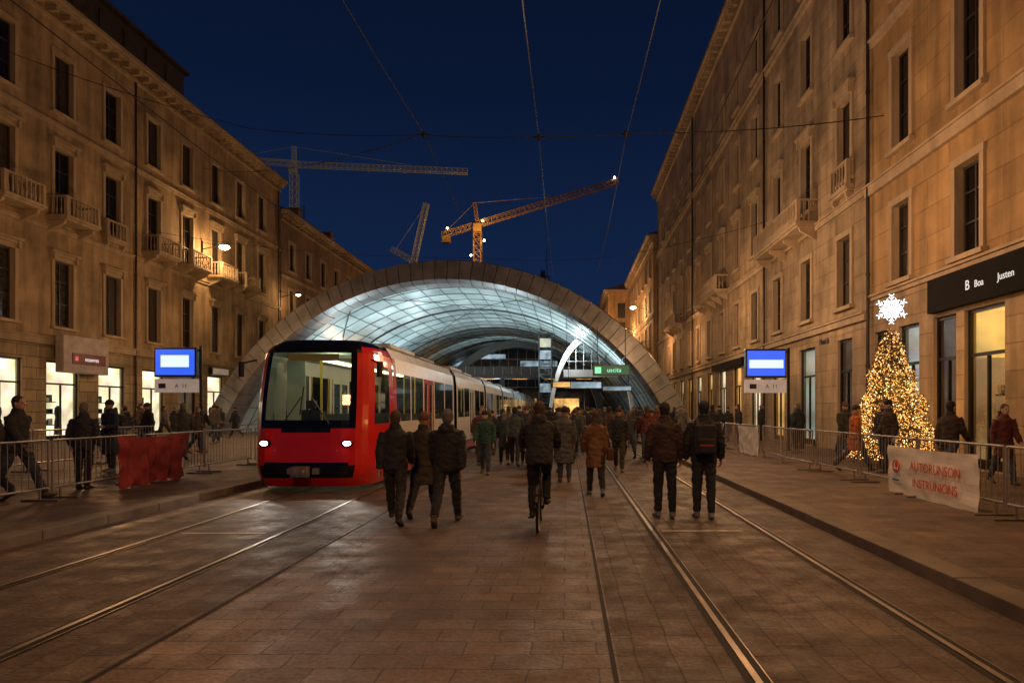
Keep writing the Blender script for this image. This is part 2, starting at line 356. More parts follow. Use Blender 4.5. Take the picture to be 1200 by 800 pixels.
def put_shop(root,u,w,z0,h,kind):
    key=(round(w,2),round(h,2),kind)
    if key not in SC:
        f=MB(); t=.07 if kind!='shopA' else .1
        for x0,x1,za,zb in ((-w/2,-w/2+t,0,h),(w/2-t,w/2,0,h),(-w/2+t,w/2-t,h-.1,h),(-w/2+t,w/2-t,0,.25),(-w/2+t,w/2-t,h*.70,h*.70+.09),(-.03,.03,.25,h*.70)):
            f.box(x0+.003,x1-.003,.1,.18,za+.003,zb-.003)
        g=MB(); g.quad((-w/2,.14,0),(w/2,.14,0),(w/2,.14,h),(-w/2,.14,h))
        d=MB(); a=w/2-.01; D=1.0
        if kind=='shopA':
            hh=h*.7
            d.quad((-a,D,hh),(a,D,hh),(a,D,h),(-a,D,h),0); d.quad((-a,.3,hh),(-a,D,hh),(-a,D,h),(-a,.3,h),0); d.quad((a,.3,hh),(a,.3,h),(a,D,h),(a,D,hh),0)
            d.quad((-a,D,0),(a,D,0),(a,D,hh),(-a,D,hh),3); d.quad((-a,.3,0),(-a,D,0),(-a,D,hh),(-a,.3,hh),3); d.quad((a,.3,0),(a,.3,hh),(a,D,hh),(a,D,0),3)
        else:
            d.quad((-a,D,0),(a,D,0),(a,D,h),(-a,D,h),0); d.quad((-a,.3,0),(-a,D,0),(-a,D,h),(-a,.3,h),0); d.quad((a,.3,0),(a,.3,h),(a,D,h),(a,D,0),0)
        d.quad((-a,.3,.01),(a,.3,.01),(a,D,.01),(-a,D,.01),1); d.quad((-a,.3,h),(-a,D,h),(a,D,h),(a,.3,h),0)
        for z in (.7,1.25,1.8):
            d.box(-a+.1,a-.5,.72,.97,z,z+.04,2)
            x=-a+.15
            while x<a-.7:
                q=R.uniform(.08,.22); d.box(x,x+q,.74,.95,z+.042,z+.042+R.uniform(.12,.35),R.choice([1,2])); x+=q+R.uniform(.03,.2)
        xm=a*.45; d.loft([(xm,.6,.25),(xm,.6,.9),(xm,.6,1.1),(xm,.6,1.35),(xm,.6,1.55),(xm,.6,1.65)],[(.2,.15),(.17,.12),(.13,.1),(.19,.12),(.17,.1),(.05,.05)],10,2)
        SC[key]=(f.mesh('shop_window',[M['dark']]),g.mesh('glass_pane',[M['glass']]),d.mesh('shop_display',[M[kind],M['in'],M['dark'],M['shopD3']]))
    f,g,d=SC[key]; o=link('shop_window',f,root,(u,0,z0)); link('glass_pane',g,o); link('shop_display',d,o); return o
def balcony_mesh(w,dep,m):
    s=MB(); s.box(-w/2,w/2,-dep,-.001,0,.14); s.box(-w/2+.06,w/2-.06,-dep+.08,-.001,-.09,-.002)
    n=max(2,int(w/1.7)+1)
    for i in range(n):
        x=-w/2+.2+(w-.4)*i/(n-1); 
        s.add([(x-.07,-.001,-.6),(x+.07,-.001,-.6),(x+.07,-.001,-.095),(x-.07,-.001,-.095),(x-.07,-dep*.75,-.24),(x+.07,-dep*.75,-.24),(x+.07,-dep*.8,-.095),(x-.07,-dep*.8,-.095)],
              [(0,1,5,4),(4,5,6,7),(0,4,7,3),(1,2,6,5),(2,3,7,6)])
    r=MB(); r.box(-w/2+.03,w/2-.03,-dep+.05,-dep+.18,.95,1.03)
    for sx in(-1,1):
        x=sx*(w/2-.105); r.box(x-.065,x+.065,-dep+.182,-.001,.95,1.03); r.box(x-.075,x+.075,-dep+.04,-dep+.19,.142,.948)
        k=int((dep-.4)/.2)
        for i in range(k): yy=-dep+.36+i*.2; r.loft([(x,yy,.14),(x,yy,.35),(x,yy,.6),(x,yy,.95)],[.025,.05,.025,.035],6)
    k=int((w-.5)/.2)
    for i in range(k):
        x=-w/2+.3+(w-.6)*i/max(1,k-1); yy=-dep+.115; r.loft([(x,yy,.14),(x,yy,.35),(x,yy,.6),(x,yy,.95)],[.025,.05,.025,.035],6)
    return s.mesh('balcony',[m]),r.mesh('railing',[m],False)
BC={}
def put_balcony(root,u,z,w,dep,m):
    k=(w,dep,m.name)
    if k not in BC: BC[k]=balcony_mesh(w,dep,m)
    o=link('balcony',BC[k][0],root,(u,0,z)); link('railing',BC[k][1],o)
def building(label,side,X0,y0,y1,H,mw,mb,mt,ops,basez,bands,depth=12,corn=.9,group='buildings lining the street'):
    s=1 if side=='L' else -1; ym=(y0+y1)/2; W=y1-y0
    root=thing('apartment_building',label,'building',(X0,ym,0),s*math.pi/2,group)
    U=lambda Y:s*(Y-ym)
    us={-W/2,W/2}; zs={0,H,basez}; O=[]
    for (Yc,w,z0,h,k) in ops:
        u=U(Yc); O.append((u-w/2,u+w/2,z0,z0+h)); us|={u-w/2,u+w/2}; zs|={z0,z0+h}
    us=sorted(us);zs=sorted(zs); b=MB(); idx={}
    for i,u in enumerate(us):
        for j,z in enumerate(zs): idx[i,j]=len(b.v); b.v.append((u,0,z))
    for i in range(len(us)-1):
        for j in range(len(zs)-1):
            uc=(us[i]+us[i+1])/2;zc=(zs[j]+zs[j+1])/2
            if any(a<uc<c and e<zc<g for a,c,e,g in O): continue
            b.f.append((idx[i,j],idx[i+1,j],idx[i+1,j+1],idx[i,j+1])); b.m.append(1 if zc<basez else 0)
    for a,c,e,g in O:
        for q in (((a,0,e),(a,.32,e),(a,.32,g),(a,0,g)),((c,0,e),(c,0,g),(c,.32,g),(c,.32,e)),((a,0,e),(c,0,e),(c,.32,e),(a,.32,e)),((a,0,g),(a,.32,g),(c,.32,g),(c,0,g))):
            b.quad(*q,2)
    h=W/2
    b.quad((-h,depth,0),(-h,0,0),(-h,0,H),(-h,depth,H),0); b.quad((h,0,0),(h,depth,0),(h,depth,H),(h,0,H),0); b.quad((h,depth,0),(-h,depth,0),(-h,depth,H),(h,depth,H),0)
    b.obj('wall',[mw,mb,mt],root)
    r=MB(); e=.75
    r.add([(-h-.1,-e,H+.004),(h+.1,-e,H+.004),(h+.1,depth+.2,H+.004),(-h-.1,depth+.2,H+.004),(-h+.5,depth*.5,H+1.9),(h-.5,depth*.5,H+1.9)],[(0,1,5,4),(1,2,5),(2,3,4,5),(3,0,4),(0,3,2,1)])
    r.obj('roof',M['roof'],root)
    c=MB(); c.box(-h,h,-.7,.01,H-.18,H-.002); c.box(-h+.01,h-.01,-.55,.01,H-.34,H-.182); c.box(-h+.02,h-.02,-.16,.01,H-corn,H-.75)
    n=int(W/.85)
    for i in range(n): x=-h+.4+(W-.8)*i/(n-1); c.box(x-.1,x+.1,-.5,.01,H-.62,H-.342)
    c.obj('cornice',mt,root)
    bb=MB()
    for z,hh,pr in bands: bb.box(-h+.005,h-.005,-pr,.01,z,z+hh); bb.box(-h+.01,h-.01,-pr-.06,.01,z+hh+.001,z+hh+.07)
    if bands: bb.obj('string_course',mt,root)
    for (Yc,w,z0,hh,k) in ops:
        if k.startswith('shop'): put_shop(root,U(Yc),w,z0,hh,k)
        else: put_window(root,U(Yc),z0,w,hh,mt,k)
    return root,U
def pipe(root,u,H):
    b=MB(); b.cyl((u,-.12,.3),(u,-.12,H-.3),.06,n=8)
    for i in range(1,int(H/3)): b.cyl((u,-.12,i*3),(u,-.12,i*3+.08),.08,n=8)
    b.obj('drain_pipe',M['pipe'],root,smooth=False)
cols=[22,25.5,29,32.5,36,39.6,43.1,46.6,50.1,53.6]
ops=[]
for i,y in enumerate(cols):
    ops+= [(y,1.2,5.5,3.1,'lintel'),(y,1.2,10.75,3.1,'lintel'),(y,1.2,15.6,2.7,'plain')]
    ops.append((y,2.1,.15,3.75,['shopW','shopW','shopW','shopW','shopW','shopW','shopD','shopW','shopY','shopW'][i]))
rL,U=building('ochre four storey building with stone balconies and lit shops','L',-24,19,57,20.6,M['wallL'],M['baseL'],M['trimL'],ops,4.6,[(4.6,.3,.16),(9.9,.16,.08),(14.8,.16,.08)])
for y in (25.5,29,32.5,39.6,43.1,46.6,50.1): put_balcony(rL,U(y),10.45,2.3,1.05,M['trimL'])
put_balcony(rL,U(36),10.45,1.7,.35,M['trimL'])
pipe(rL,U(37.8),20);pipe(rL,U(56.5),20)
b=MB(); b.box(U(33),U(44.5),1.0,6,20.7,23.4); b.box(U(32.8),U(44.7),.7,6.2,23.4,23.6)
for i in range(5): b.box(U(34.4+i*2),U(35.3+i*2),.9,1.05,21.6,23)
b.obj('attic_storey',M['roof'],rL)
ops=[]
for y in (59.5,63.2,67,70.8,74.6,78.4,82.2,86):
    ops+=[(y,1.2,5.2,2.6,'plain'),(y,1.2,9.3,2.6,'plain'),(y,1.2,13.6,2.4,'plain'),(y,1.9,.15,3.4,R.choice(['shopY','shopD','shopW']))]
rL2,U=building('brown lower building with dark windows and tiled roof','L',-24,57.2,88,18.4,M['wallL2'],M['wallL2'],M['trimL'],ops,4.2,[(4.4,.25,.12),(12.8,.15,.07)])
for y in (60,66,75):
    b=MB(); b.box(U(y),U(y)+.9,2,2.9,18.5,21.0); b.box(U(y)-.08,U(y)+.98,1.92,2.98,21.0,21.12); b.obj('chimney',M['wallL2'],rL2)
for y,z in ((63,23.5),(70,22.5)):
    b=MB(); b.cyl((U(y),3,18.5),(U(y),3,z),.04,n=5)
    for k in range(4): b.cyl((U(y)-.5,3,z-.2-k*.3),(U(y)+.5,3,z-.2-k*.3),.015,n=4)
    b.obj('roof_antenna',M['dark'],rL2)
ops=[(y,1.2,z,2.3,'plain') for y in range(92,126,4) for z in (1,5,9.3,13)]
building('dim brown building farther along the street','L',-24,89,128,16.5,M['wallL2'],M['wallL2'],M['trimL'],ops,4.2,[(4.2,.25,.12)])
# right corner building
ops=[]
for i,y in enumerate((6.4,9.9,13.5,17.0,20.4)):
    ops+=[(y,1.05,5.5,2.3,'plain'),(y,1.05,9.5,2.9,'plain'),(y,1.05,14.3,2.8,'plain')]
for y,w,k in ((8,2.6,'shopY'),(11.4,2.2,'shopD'),(14.2,1.5,'shopA'),(16.4,1.6,'shopA'),(18.1,1.1,'shopD'),(20.0,1.2,'shopC'),(21.7,1.0,'shopD')): ops.append((y,w,.15,3.95,k))
rR1,U1=building('amber rendered corner building with dark shop fascia','R',10,2,22.7,26.5,M['wallR1'],M['wallR'],M['trimR'],ops,5.15,[(5.15,.12,.07),(8.6,.3,.14),(13.4,.2,.1)])
b=MB(); b.box(U1(18.6),U1(6),-.2,-.004,4.2,5.1); b.obj('shop_fascia',M['fascia'],rR1,bevel=.01)
text('lettering','B',.34,M['wtxt'],rR1,(U1(16.72),-.206,4.64),(math.pi/2,0,0),.003)
text('lettering','Boa',.24,M['wtxt'],rR1,(U1(16.25),-.206,4.62),(math.pi/2,0,0),.003)
text('lettering','Justen',.24,M['wtxt'],rR1,(U1(15.25),-.206,4.62),(math.pi/2,0,0),.003)
pipe(rR1,U1(22.45),26)
cols=[24.6,28.5,32.4,36.3,40.2,44.1,48,51.9,55.8,59.7,63.6,67.5,71.4]
ops=[]
for i,y in enumerate(cols):
    ops+=[(y,1.15,5.3,2.5,'plain'),(y,1.15,9.8,2.9,'lintel'),(y,1.15,14.7,2.6,'plain'),(y,1.1,19.2,2.3,'plain')]
    k=['shopD','shopC','shopY','shopW','shopY','shopW','shopY','shopW','shopY','shopW','shopY','shopW','shopY'][i]
    ops.append((y,1.9 if i else 1.3,.15,4.0,k))
rR,U=building('tall sandy stone building with balustraded balconies and shops','R',10,22.75,76,25.6,M['wallR'],M['wallR'],M['trimR'],ops,4.6,[(4.6,.22,.12),(8.75,.2,.1),(18.3,.25,.14)])
put_balcony(rR,U(30.4),9.0,6.4,.9,M['trimR']); put_balcony(rR,U(46),9.0,7.2,.9,M['trimR']); put_balcony(rR,U(61.6),9.0,5.5,.9,M['trimR'])
put_balcony(rR,U(24.6),9.35,1.6,.3,M['trimR'])
pipe(rR,U(34.3),25); pipe(rR,U(54),25)
text('lettering','Munich',.34,M['dtxt'],rR,(U(26.55),-.01,4.25),(math.pi/2,0,0),.012)
b=MB(); b.box(U(46.2),U(38.2),-.25,-.13,4.15,4.55); b.obj('shop_fascia',M['fascia'],rR)
ops=[(y,1.1,z,2.3,'plain') for y in range(79,106,4) for z in (5,9,13,16.8)]+[(y,1.8,.15,3.4,'shopY') for y in range(79,106,4)]
rR3,U3=building('orange lit building farther along the street','R',9.6,76.2,107,21.2,M['wallR3'],M['wallR3'],M['trimR'],ops,4.4,[(4.4,.25,.12),(12,.2,.1)])
for y in (83,95): put_balcony(rR3,U3(y),8.7,5,.9,M['trimR'])
ops=[(y,1.1,z,2.3,'plain') for y in range(111,150,4) for z in (1,5,9,13,16)]
rR4,U4=building('warm lit building closing the street beyond the canopy','R',6.4,107.3,150,20.5,M['wallR3'],M['wallR3'],M['trimR'],ops,4.4,[(4.4,.25,.12)])
for x in (1.5,5,8.5):
    for z in (5,9,13,16):
        b=MB(); b.box(21.43,21.5,x,x+1.2,z,z+2.3); b.obj('shutter',M['frame'],rR4)
# shop sign, left
rs=thing('shop_sign','grey boxed shop sign with dark red lettered strip','sign',(-23.55,33.2,3.35),math.pi/2)
b=MB(); b.box(-1.55,1.55,-.2,.2,0,1.75); b.obj('panel',mat('sign_box',(.36,.30,.27),.6),rs,bevel=.03)
b=MB(); b.box(-1.0,1.3,-.23,-.202,.42,.95); b.obj('strip',mat('sign_strip',(.16,.02,.02),.5),rs)
text('lettering','nouvres',.3,M['wtxt'],rs,(.3,-.235,.68),(math.pi/2,0,0))
b=MB(); b.box(-.85,-.65,-.245,-.232,.58,.78); b.obj('emblem',emis('red_mark',(1,.12,.08),.6),rs)
for y in (26.3,46.6):
    r2=thing('shop_sign','small dark blank shop sign above lit window','sign',(-23.75,y,3.95),math.pi/2)
    b=MB(); b.box(-1.1,1.1,-.1,.15,0,.5); b.obj('panel',M['black'],r2,bevel=.02); b=MB(); b.box(-1.05,1.05,-.112,-.1,.05,.45); b.obj('face',M['signp'],r2)
def wall_lamp(x,y,z,s,label,en=300,sz=1):
    r=thing('wall_lamp',label,'street lamp',(x,y,z),0,'street lamps on facades')
    b=MB(); b.cyl((0,0,0),(s*1.4,0,.35),.035,n=6); b.cyl((0,0,.5),(s*1.0,0,.28),.02,n=5); b.box(-.05,.05,-.1,.1,-.2,.6); b.obj('bracket',M['dark'],r)
    b=MB(); b.ell((s*1.5,0,.3),(.32,.2,.1),10,6); b.obj('lamp_head',M['dark'],r,smooth=True)
    b=MB(); b.ell((s*1.5,0,.2-.06*(sz-1)),(.2*sz,.15*sz,.1*sz),12,8); b.obj('lamp_glass',M['lampw'],r,smooth=True)
    l=bpy.data.lights.new('lamp_light','POINT'); l.energy=en;l.color=(1,.58,.25);l.shadow_soft_size=.2; o=bpy.data.objects.new('lamp_light',l);COL.objects.link(o);o.parent=r;o.location=(s*1.5,0,-.15*sz)
wall_lamp(-24,44.8,12.1,1,'lit warm street lamp on bracket from ochre facade',650,1.7)
wall_lamp(-24,57.1,11.0,1,'lit warm street lamp on bracket between two buildings',150)
wall_lamp(9.6,84,14,-1,'lit warm street lamp on orange facade',800,1.8)
wall_lamp(9.6,98,13,-1,'lit warm street lamp on orange facade',800,1.8)
# ------------------------------------------------------------------ canopy
CX,CZ,RO=-7.35,-5.4,16.3
rc=thing('station_canopy','large vaulted metal and glass canopy over the tram stop','canopy',(CX,42,0))
def pol(r,th,y): return (r*math.sin(th),y,CZ+r*math.cos(th))
TH=math.radians(71.5)
b=MB(); n=52
for i in range(n):
    a0=-TH+2*TH*i/n+.0012;a1=-TH+2*TH*(i+1)/n-.0012
    prof=[(RO,.45),(RO-.12,.0),(RO-1.35,-.5),(RO-1.5,.2),(RO-1.45,1.7),(RO-.1,2.0)]
    vs=[];K=len(prof)
    for a in(a0,a1): vs+=[pol(r,a,y) for r,y in prof]
    fs=[(k,(k+1)%K,K+(k+1)%K,K+k) for k in range(K)]+[tuple(range(K-1,-1,-1)),tuple(range(K,2*K))]
    b.add(vs,fs,0)
b.obj('arch_rim',M['rim'],rc)
b=MB()
for i in range(60):
    a0=-TH+2*TH*i/60;a1=-TH+2*TH*(i+1)/60
    b.quad(pol(RO-.2,a0,.3),pol(RO-.2,a1,.3),pol(RO-.2,a1,1.6),pol(RO-.2,a0,1.6)); b.quad(pol(RO-1.3,a0,-.2),pol(RO-1.3,a1,-.2),pol(RO-.2,a1,.3),pol(RO-.2,a0,.3))
b.obj('rim_backing',M['rimd'],rc)
LV=50; RV=15.25
b=MB(); na,ny=30,20
for i in range(na):
    for j in range(ny):
        a0=-TH+2*TH*i/na;a1=-TH+2*TH*(i+1)/na;y0=1.2+LV*j/ny;y1=1.2+LV*(j+1)/ny
        b.quad(pol(RV,a0,y0),pol(RV,a0,y1),pol(RV,a1,y1),pol(RV,a1,y0),R.choices([0,1,2,3],[5,3,1.6,1])[0])
b.obj('vault_skin',[M['van%d'%k] for k in range(4)],rc)
b=MB()
for j in range(0,ny+1):
    y=1.2+LV*j/ny; r=RV-.05
    for i in range(na):
        a0=-TH+2*TH*i/na;a1=-TH+2*TH*(i+1)/na
        b.cyl(pol(r,a0,y),pol(r,a1,y),.08 if j%5==0 else .024,n=4)
        if j<ny: b.cyl(pol(r,a0,y),pol(r,a0,y+LV/ny),.022,n=4)
b.obj('rib_lattice',M['rib'],rc)
b=MB()
for d in (-1,1):
    for st in range(-30,60,10):
        for j in range(ny):
            i=st+d*j
            if 0<=i<=na and 0<=i+d<=na:
                a0=-TH+2*TH*i/na;a1=-TH+2*TH*(i+d)/na
                b.cyl(pol(RV-.08,a0,1.2+LV*j/ny),pol(RV-.08,a1,1.2+LV*(j+1)/ny),.028,n=4)
b.obj('diagonal_bracing',M['rib'],rc)
RX,RZ=3.3,7.3
ri=thing('inner_portal','smaller pale arched steel portal inside the canopy','portal',(2.0,56,0))
b=MB(); n=36
for i in range(n):
    a0=-math.pi/2+math.pi*i/n;a1=-math.pi/2+math.pi*(i+1)/n
    def q(r,a,y): return (r*RX*math.sin(a),y,r*RZ*math.cos(a))
    for (r0,y0),(r1,y1) in (((1,0),(1.09,0)),((1.09,0),(1.09,.9)),((1.09,.9),(1,.9)),((1,.9),(1,0))): b.quad(q(r0,a0,y0),q(r0,a1,y0),q(r1,a1,y1),q(r1,a0,y1))
b.obj('arch_frame',M['white'],ri)
b=MB()
for i in range(11):
    a=-1.0+2.0*i/10; b.cyl((RX*math.sin(a),.3,RZ*math.cos(a)-.02),(RX*math.sin(a),.3,4.8),.03,n=5)
for z in (5.6,6.4): w_=RX*math.sqrt(max(0,1-(z/RZ)**2))-.05; b.cyl((-w_,.3,z),(w_,.3,z),.03,n=5)
b.box(-2.3,2.3,.1,.5,4.3,4.9); b.obj('glazing_bars',M['silver'],ri)
rv=thing('lift_tower','slim dark scaffold tower with lit panels under canopy','lift tower',(-2.0,62,0))
b=MB(); b.lattice((0,.8,0),(0,.8,8.7),1.15,9,.055)
for z in (2.2,5.4,8.5): b.box(-.62,.62,.2,1.4,z,z+.08)
b.obj('steel_frame',M['rib'],rv)
for z,m in ((6.2,'screen'),(3.2,'screen'),(7.3,'shopC')):
    b=MB(); b.box(-.5,.5,.12,.16,z,z+.8); b.obj('lit_panel',M[m],rv)
rn=thing('inner_arch','dark nested arch screen deep inside the canopy','arch',(-5.5,80,0))
b=MB(); n=40
for i in range(n):
    a0=-math.pi/2+math.pi*i/n;a1=-math.pi/2+math.pi*(i+1)/n
    def q(r,a,y): return (r*9.2*math.sin(a),y,r*9.0*math.cos(a))
    for (r0,y0),(r1,y1) in (((1,0),(1.09,0)),((1.09,0),(1.09,1.2)),((1.09,1.2),(1,1.2)),((1,1.2),(1,0))): b.quad(q(r0,a0,y0),q(r0,a1,y0),q(r1,a1,y1),q(r1,a0,y1))
b.obj('arch_frame',M['rib'],rn)
rg=thing('gallery_bridge','grey glazed gallery crossing under the canopy','footbridge',(-2,74,0))
b=MB(); b.box(-14,8,0,2,5.0,5.4); b.box(-14,8,-.1,.1,5.402,6.3); b.box(-14,-13.5,0,1,0,5); b.box(-5.3,-4.9,.5,1,0,5);b.box(7.5,8,0,1,0,5); b.obj('deck',M['rib'],rg)
b=MB()
for x in (-11,-7.5,-4,-.5,3): b.box(x,x+1.6,.2,.5,4.93,4.98)
b.obj('light_strip',M['amb'],rg)
b=MB()
for x in range(-13,8): b.box(x-.02,x+.02,-.13,-.102,5.4,6.3)
b.obj('mullions',M['silver'],rg)
rh=thing('station_hall','dark glazed station hall with amber lit entrances','station',(-7.35,92.5,0))
b=MB(); b.box(-15.5,15.5,0,6,4.6,11.2,0); 
for x in range(-15,16,5): b.box(x-.3,x+.3,0,6,0,4.6,1)
b.quad((-15,4,0),(15,4,0),(15,4,4.6),(-15,4,4.6),0)
for x0,x1 in ((-9,-6.2),(-1.2,3),(5.5,9)): b.quad((x0,3.9,.3),(x1,3.9,.3),(x1,3.9,3.2),(x0,3.9,3.2),2)
b.obj('facade',[M['hallg'],M['rib'],M['amb']],rh)
b=MB()
for i in range(26): x=-15.2+i*1.216; b.box(x-.03,x+.03,-.06,-.002,4.6,11.2)
for z in (4.6,7,8.4,9.8,11.1): b.box(-15.4,15.4,-.09,-.062,z,z+.08)
b.obj('mullions',M['galv'],rh)
for x,z,w,h in ((-9,7.1,3,1.1),(-5,8.5,4,.6),(1,7.2,5,1),(-1,9.9,5,.5)):
    b=MB(); b.box(x,x+w,-.14,-.095,z,z+h); b.obj('display_screen',M['screen'],rh)
def hang_sign(x,y,z,w,h,m,label,txt=None):
    r=thing('hanging_sign',label,'sign',(x,y,z))
    b=MB(); b.box(-w/2-.05,w/2+.05,-.1,.1,-.05,h+.05); b.obj('casing',M['black'],r)
    b=MB(); b.box(-w/2,w/2,-.125,-.102,0,h); b.obj('face',m,r)
    for sx in(-1,1):
        b=MB(); b.cyl((sx*w*.4,0,h),(sx*w*.4,0,h+2.2),.025,n=5); b.obj('hanger',M['dark'],r)
    if txt:
        text('lettering',txt,h*.7,M['gtxt'],r,(.15,-.13,h/2),(math.pi/2,0,0))
        b=MB(); b.box(-w/2+.06,-w/2+.4,-.135,-.127,.08,h-.08); b.obj('pictogram',M['gtxt'],r)
    return r
hang_sign(2.45,38,3.55,1.95,.5,M['green'],'dark sign with green lit lettering under the canopy','uscita')
hang_sign(3.2,44,2.85,1.8,.25,M['screen'],'pale lit information board under canopy')
hang_sign(1.3,56.5,3.4,3,.5,M['screen'],'dim information board under canopy')
hang_sign(-.4,48,3.2,1.2,.35,M['amb'],'small amber lit board under canopy')
# ------------------------------------------------------------------ tram
TX=-5.08
rt=thing('tram','long red and white articulated tram with lit headlights','tram',(TX,13.2,0))
plan=[(1.25,1.9),(1.248,1.5),(1.24,1.15),(1.215,.85),(1.17,.6),(1.10,.38),(1.02,.24),(.93,.14),(.82,.075),(.68,.035),(.48,.012),(.25,.0)]
plan=plan+[(0,0)]+[(-x,y) for x,y in reversed(plan)]
zl=[.1,.16,.22,.28,.34,.4,.46,.52,.58,.66,.8,.9,1.0,1.08,1.16,1.24,1.32,1.4,1.5,1.7,1.9,2.1,2.3,2.5,2.62,2.74,2.82,2.88,2.93,2.97,3.0,3.03,3.05]
def lean(z): 
    if z<.36:return .16*((.36-z)/.26)**1.5
    if z<1.2:return .0+.05*((z-.36)/.84)
    return .05+.36*((z-1.2)/1.79)**1.3
def wk(z): return 1-.07*(max(0,(z-1.7))/1.3)**1.4 - .08*max(0,(.5-z)/.4)
def rnd(z): 
    t=max(0,(z-2.66)/.39); return 1-math.sqrt(max(0,1-min(t,1)**2))
def pt(k,z,off=0):
    x,y=plan[k]; l=lean(z); s=rnd(z)
    X=x*wk(z)*(1-.36*s); Y=y+l*(1-y/1.9); Y=Y+(1.9-Y)*.36*s*(1 if y<1.89 else 0); return (X,Y-off,z)
body=MB();ws=MB();sws={1:MB(),-1:MB()};K=len(plan)
for j in range(len(zl)-1):
    for k in range(K-1):
        zc=(zl[j]+zl[j+1])/2; xc=(plan[k][0]+plan[k+1][0])/2; yc=(plan[k][1]+plan[k+1][1])/2
        q=(pt(k+1,zl[j]),pt(k,zl[j]),pt(k,zl[j+1]),pt(k+1,zl[j+1]))
        f=abs(xc)
        if 1.4<zc<2.74 and yc<.06: ws.quad(*q,0); continue
        if 1.32<zc<2.5 and .5<yc<1.5: sws[1 if xc>0 else -1].quad(*q,0); continue
        mi=0
        if yc<.12 and zc>1.24: mi=1
        if f<.45 and zc>1.16: mi=1
        if zc>2.74 and yc<.3: mi=1
        if zc>2.88: mi=1
        if .28<zc<.52 and f<.88: mi=1
        if .52<zc<.58 and f<.78: mi=1
        body.quad(*q,mi)
zt=zl[-1]; top=[pt(k,zt) for k in range(K)]; body.add(top+[(0,1.2,3.075),(0,1.9,3.09)],[(k,k+1,K) for k in range(0,K-1)]+[(0,K,K+1),(K,K-1,K+1)],1)
body.obj('cab_body',[M['red'],M['gloss']],rt,smooth=True)
ws.obj('windshield',M['tglass'],rt,smooth=True)
for s in(1,-1): sws[s].obj('cab_side_window',M['tglass'],rt,smooth=True)
for s in(-1,1):
    b=MB(); b.loft([(s*.62,.06,.82),(s*.4,.045,.74),(s*.12,.035,.70)],[(.008,.008)]*3,6); b.obj('hood_crease',M['silver'],rt,smooth=True)
for sx in(-1,1):
    h=MB(); h.ell((sx*.80,.065,.95),(.085,.055,.05),16,8); h.obj('headlight',M['hl'],rt,smooth=True)
    h=MB(); h.ell((sx*.79,.085,.95),(.125,.06,.07),18,8); h.obj('headlight_bezel',M['gloss'],rt,smooth=True)
    w=MB(); w.cyl((sx*.45,.06,1.33),(sx*.1,.09,1.85),.011,n=5); w.cyl((sx*.1-.02,.075,1.5),(sx*.1+.03,.14,2.05),.014,n=5); w.obj('wiper',M['black'],rt)
    w=MB(); w.cyl((sx*1.15,.5,2.6),(sx*1.36,.3,2.52),.018,n=5); w.loft([(sx*1.37,.3,2.55),(sx*1.37,.3,2.25)],[(.06,.035),(.06,.035)],8); w.obj('mirror',M['black'],rt)
b=MB(); b.box(-.5,.5,.46,.5,2.58,2.72); b.obj('destination_display',mat('destination_glass',(.02,.02,.02),.2,emit=.08,ecol=(1,.5,.1)),rt)
b=MB(); b.cyl((0,-.25,.42),(0,.3,.42),.07,n=10); b.box(-.16,.16,-.3,-.14,.32,.52); b.box(-.11,-.04,-.36,-.3,.36,.48); b.cyl((.07,-.34,.42),(.07,-.28,.42),.05,n=10); b.box(-.3,-.18,-.12,.0,.36,.48); b.box(.18,.3,-.12,0,.36,.48); b.obj('coupler',M['galv'],rt,bevel=.01)
b=MB(); 
for z in (.31,.37,.43,.49): b.loft([(-.8,.05,z),(-.5,.0,z),(0,-.012,z),(.5,.0,z),(.8,.05,z)],[(.010,.010)]*5,6)
b.obj('grille',M['dark'],rt)
b=MB(); b.box(-.85,.85,.5,.8,1.0,1.36,0); b.box(-1.15,1.15,1.85,1.88,.4,1.25,1); b.box(-1.1,-.7,1.85,1.88,1.25,2.7,1); b.box(.62,.66,1.8,1.84,1.0,2.75,2); b.box(-.35,-.31,1.8,1.84,1.0,2.75,2); b.box(-.55,-.15,1.25,1.35,.8,1.6,3); b.box(-.45,-.25,1.25,1.33,1.62,1.8,3); b.box(-.9,.9,.9,1.8,2.78,2.8,1); b.obj('driver_console',[M['black'],M['tint'],M['yel'],M['seat']],rt)
modL=8.0; pitch=8.6; y=1.9; nmod=8
prof=[(1.21,.12),(1.25,.42),(1.25,.46),(1.25,1.12),(1.25,1.34),(1.235,2.42),(1.19,2.75),(1.06,2.97),(.7,3.06),(0,3.1)]
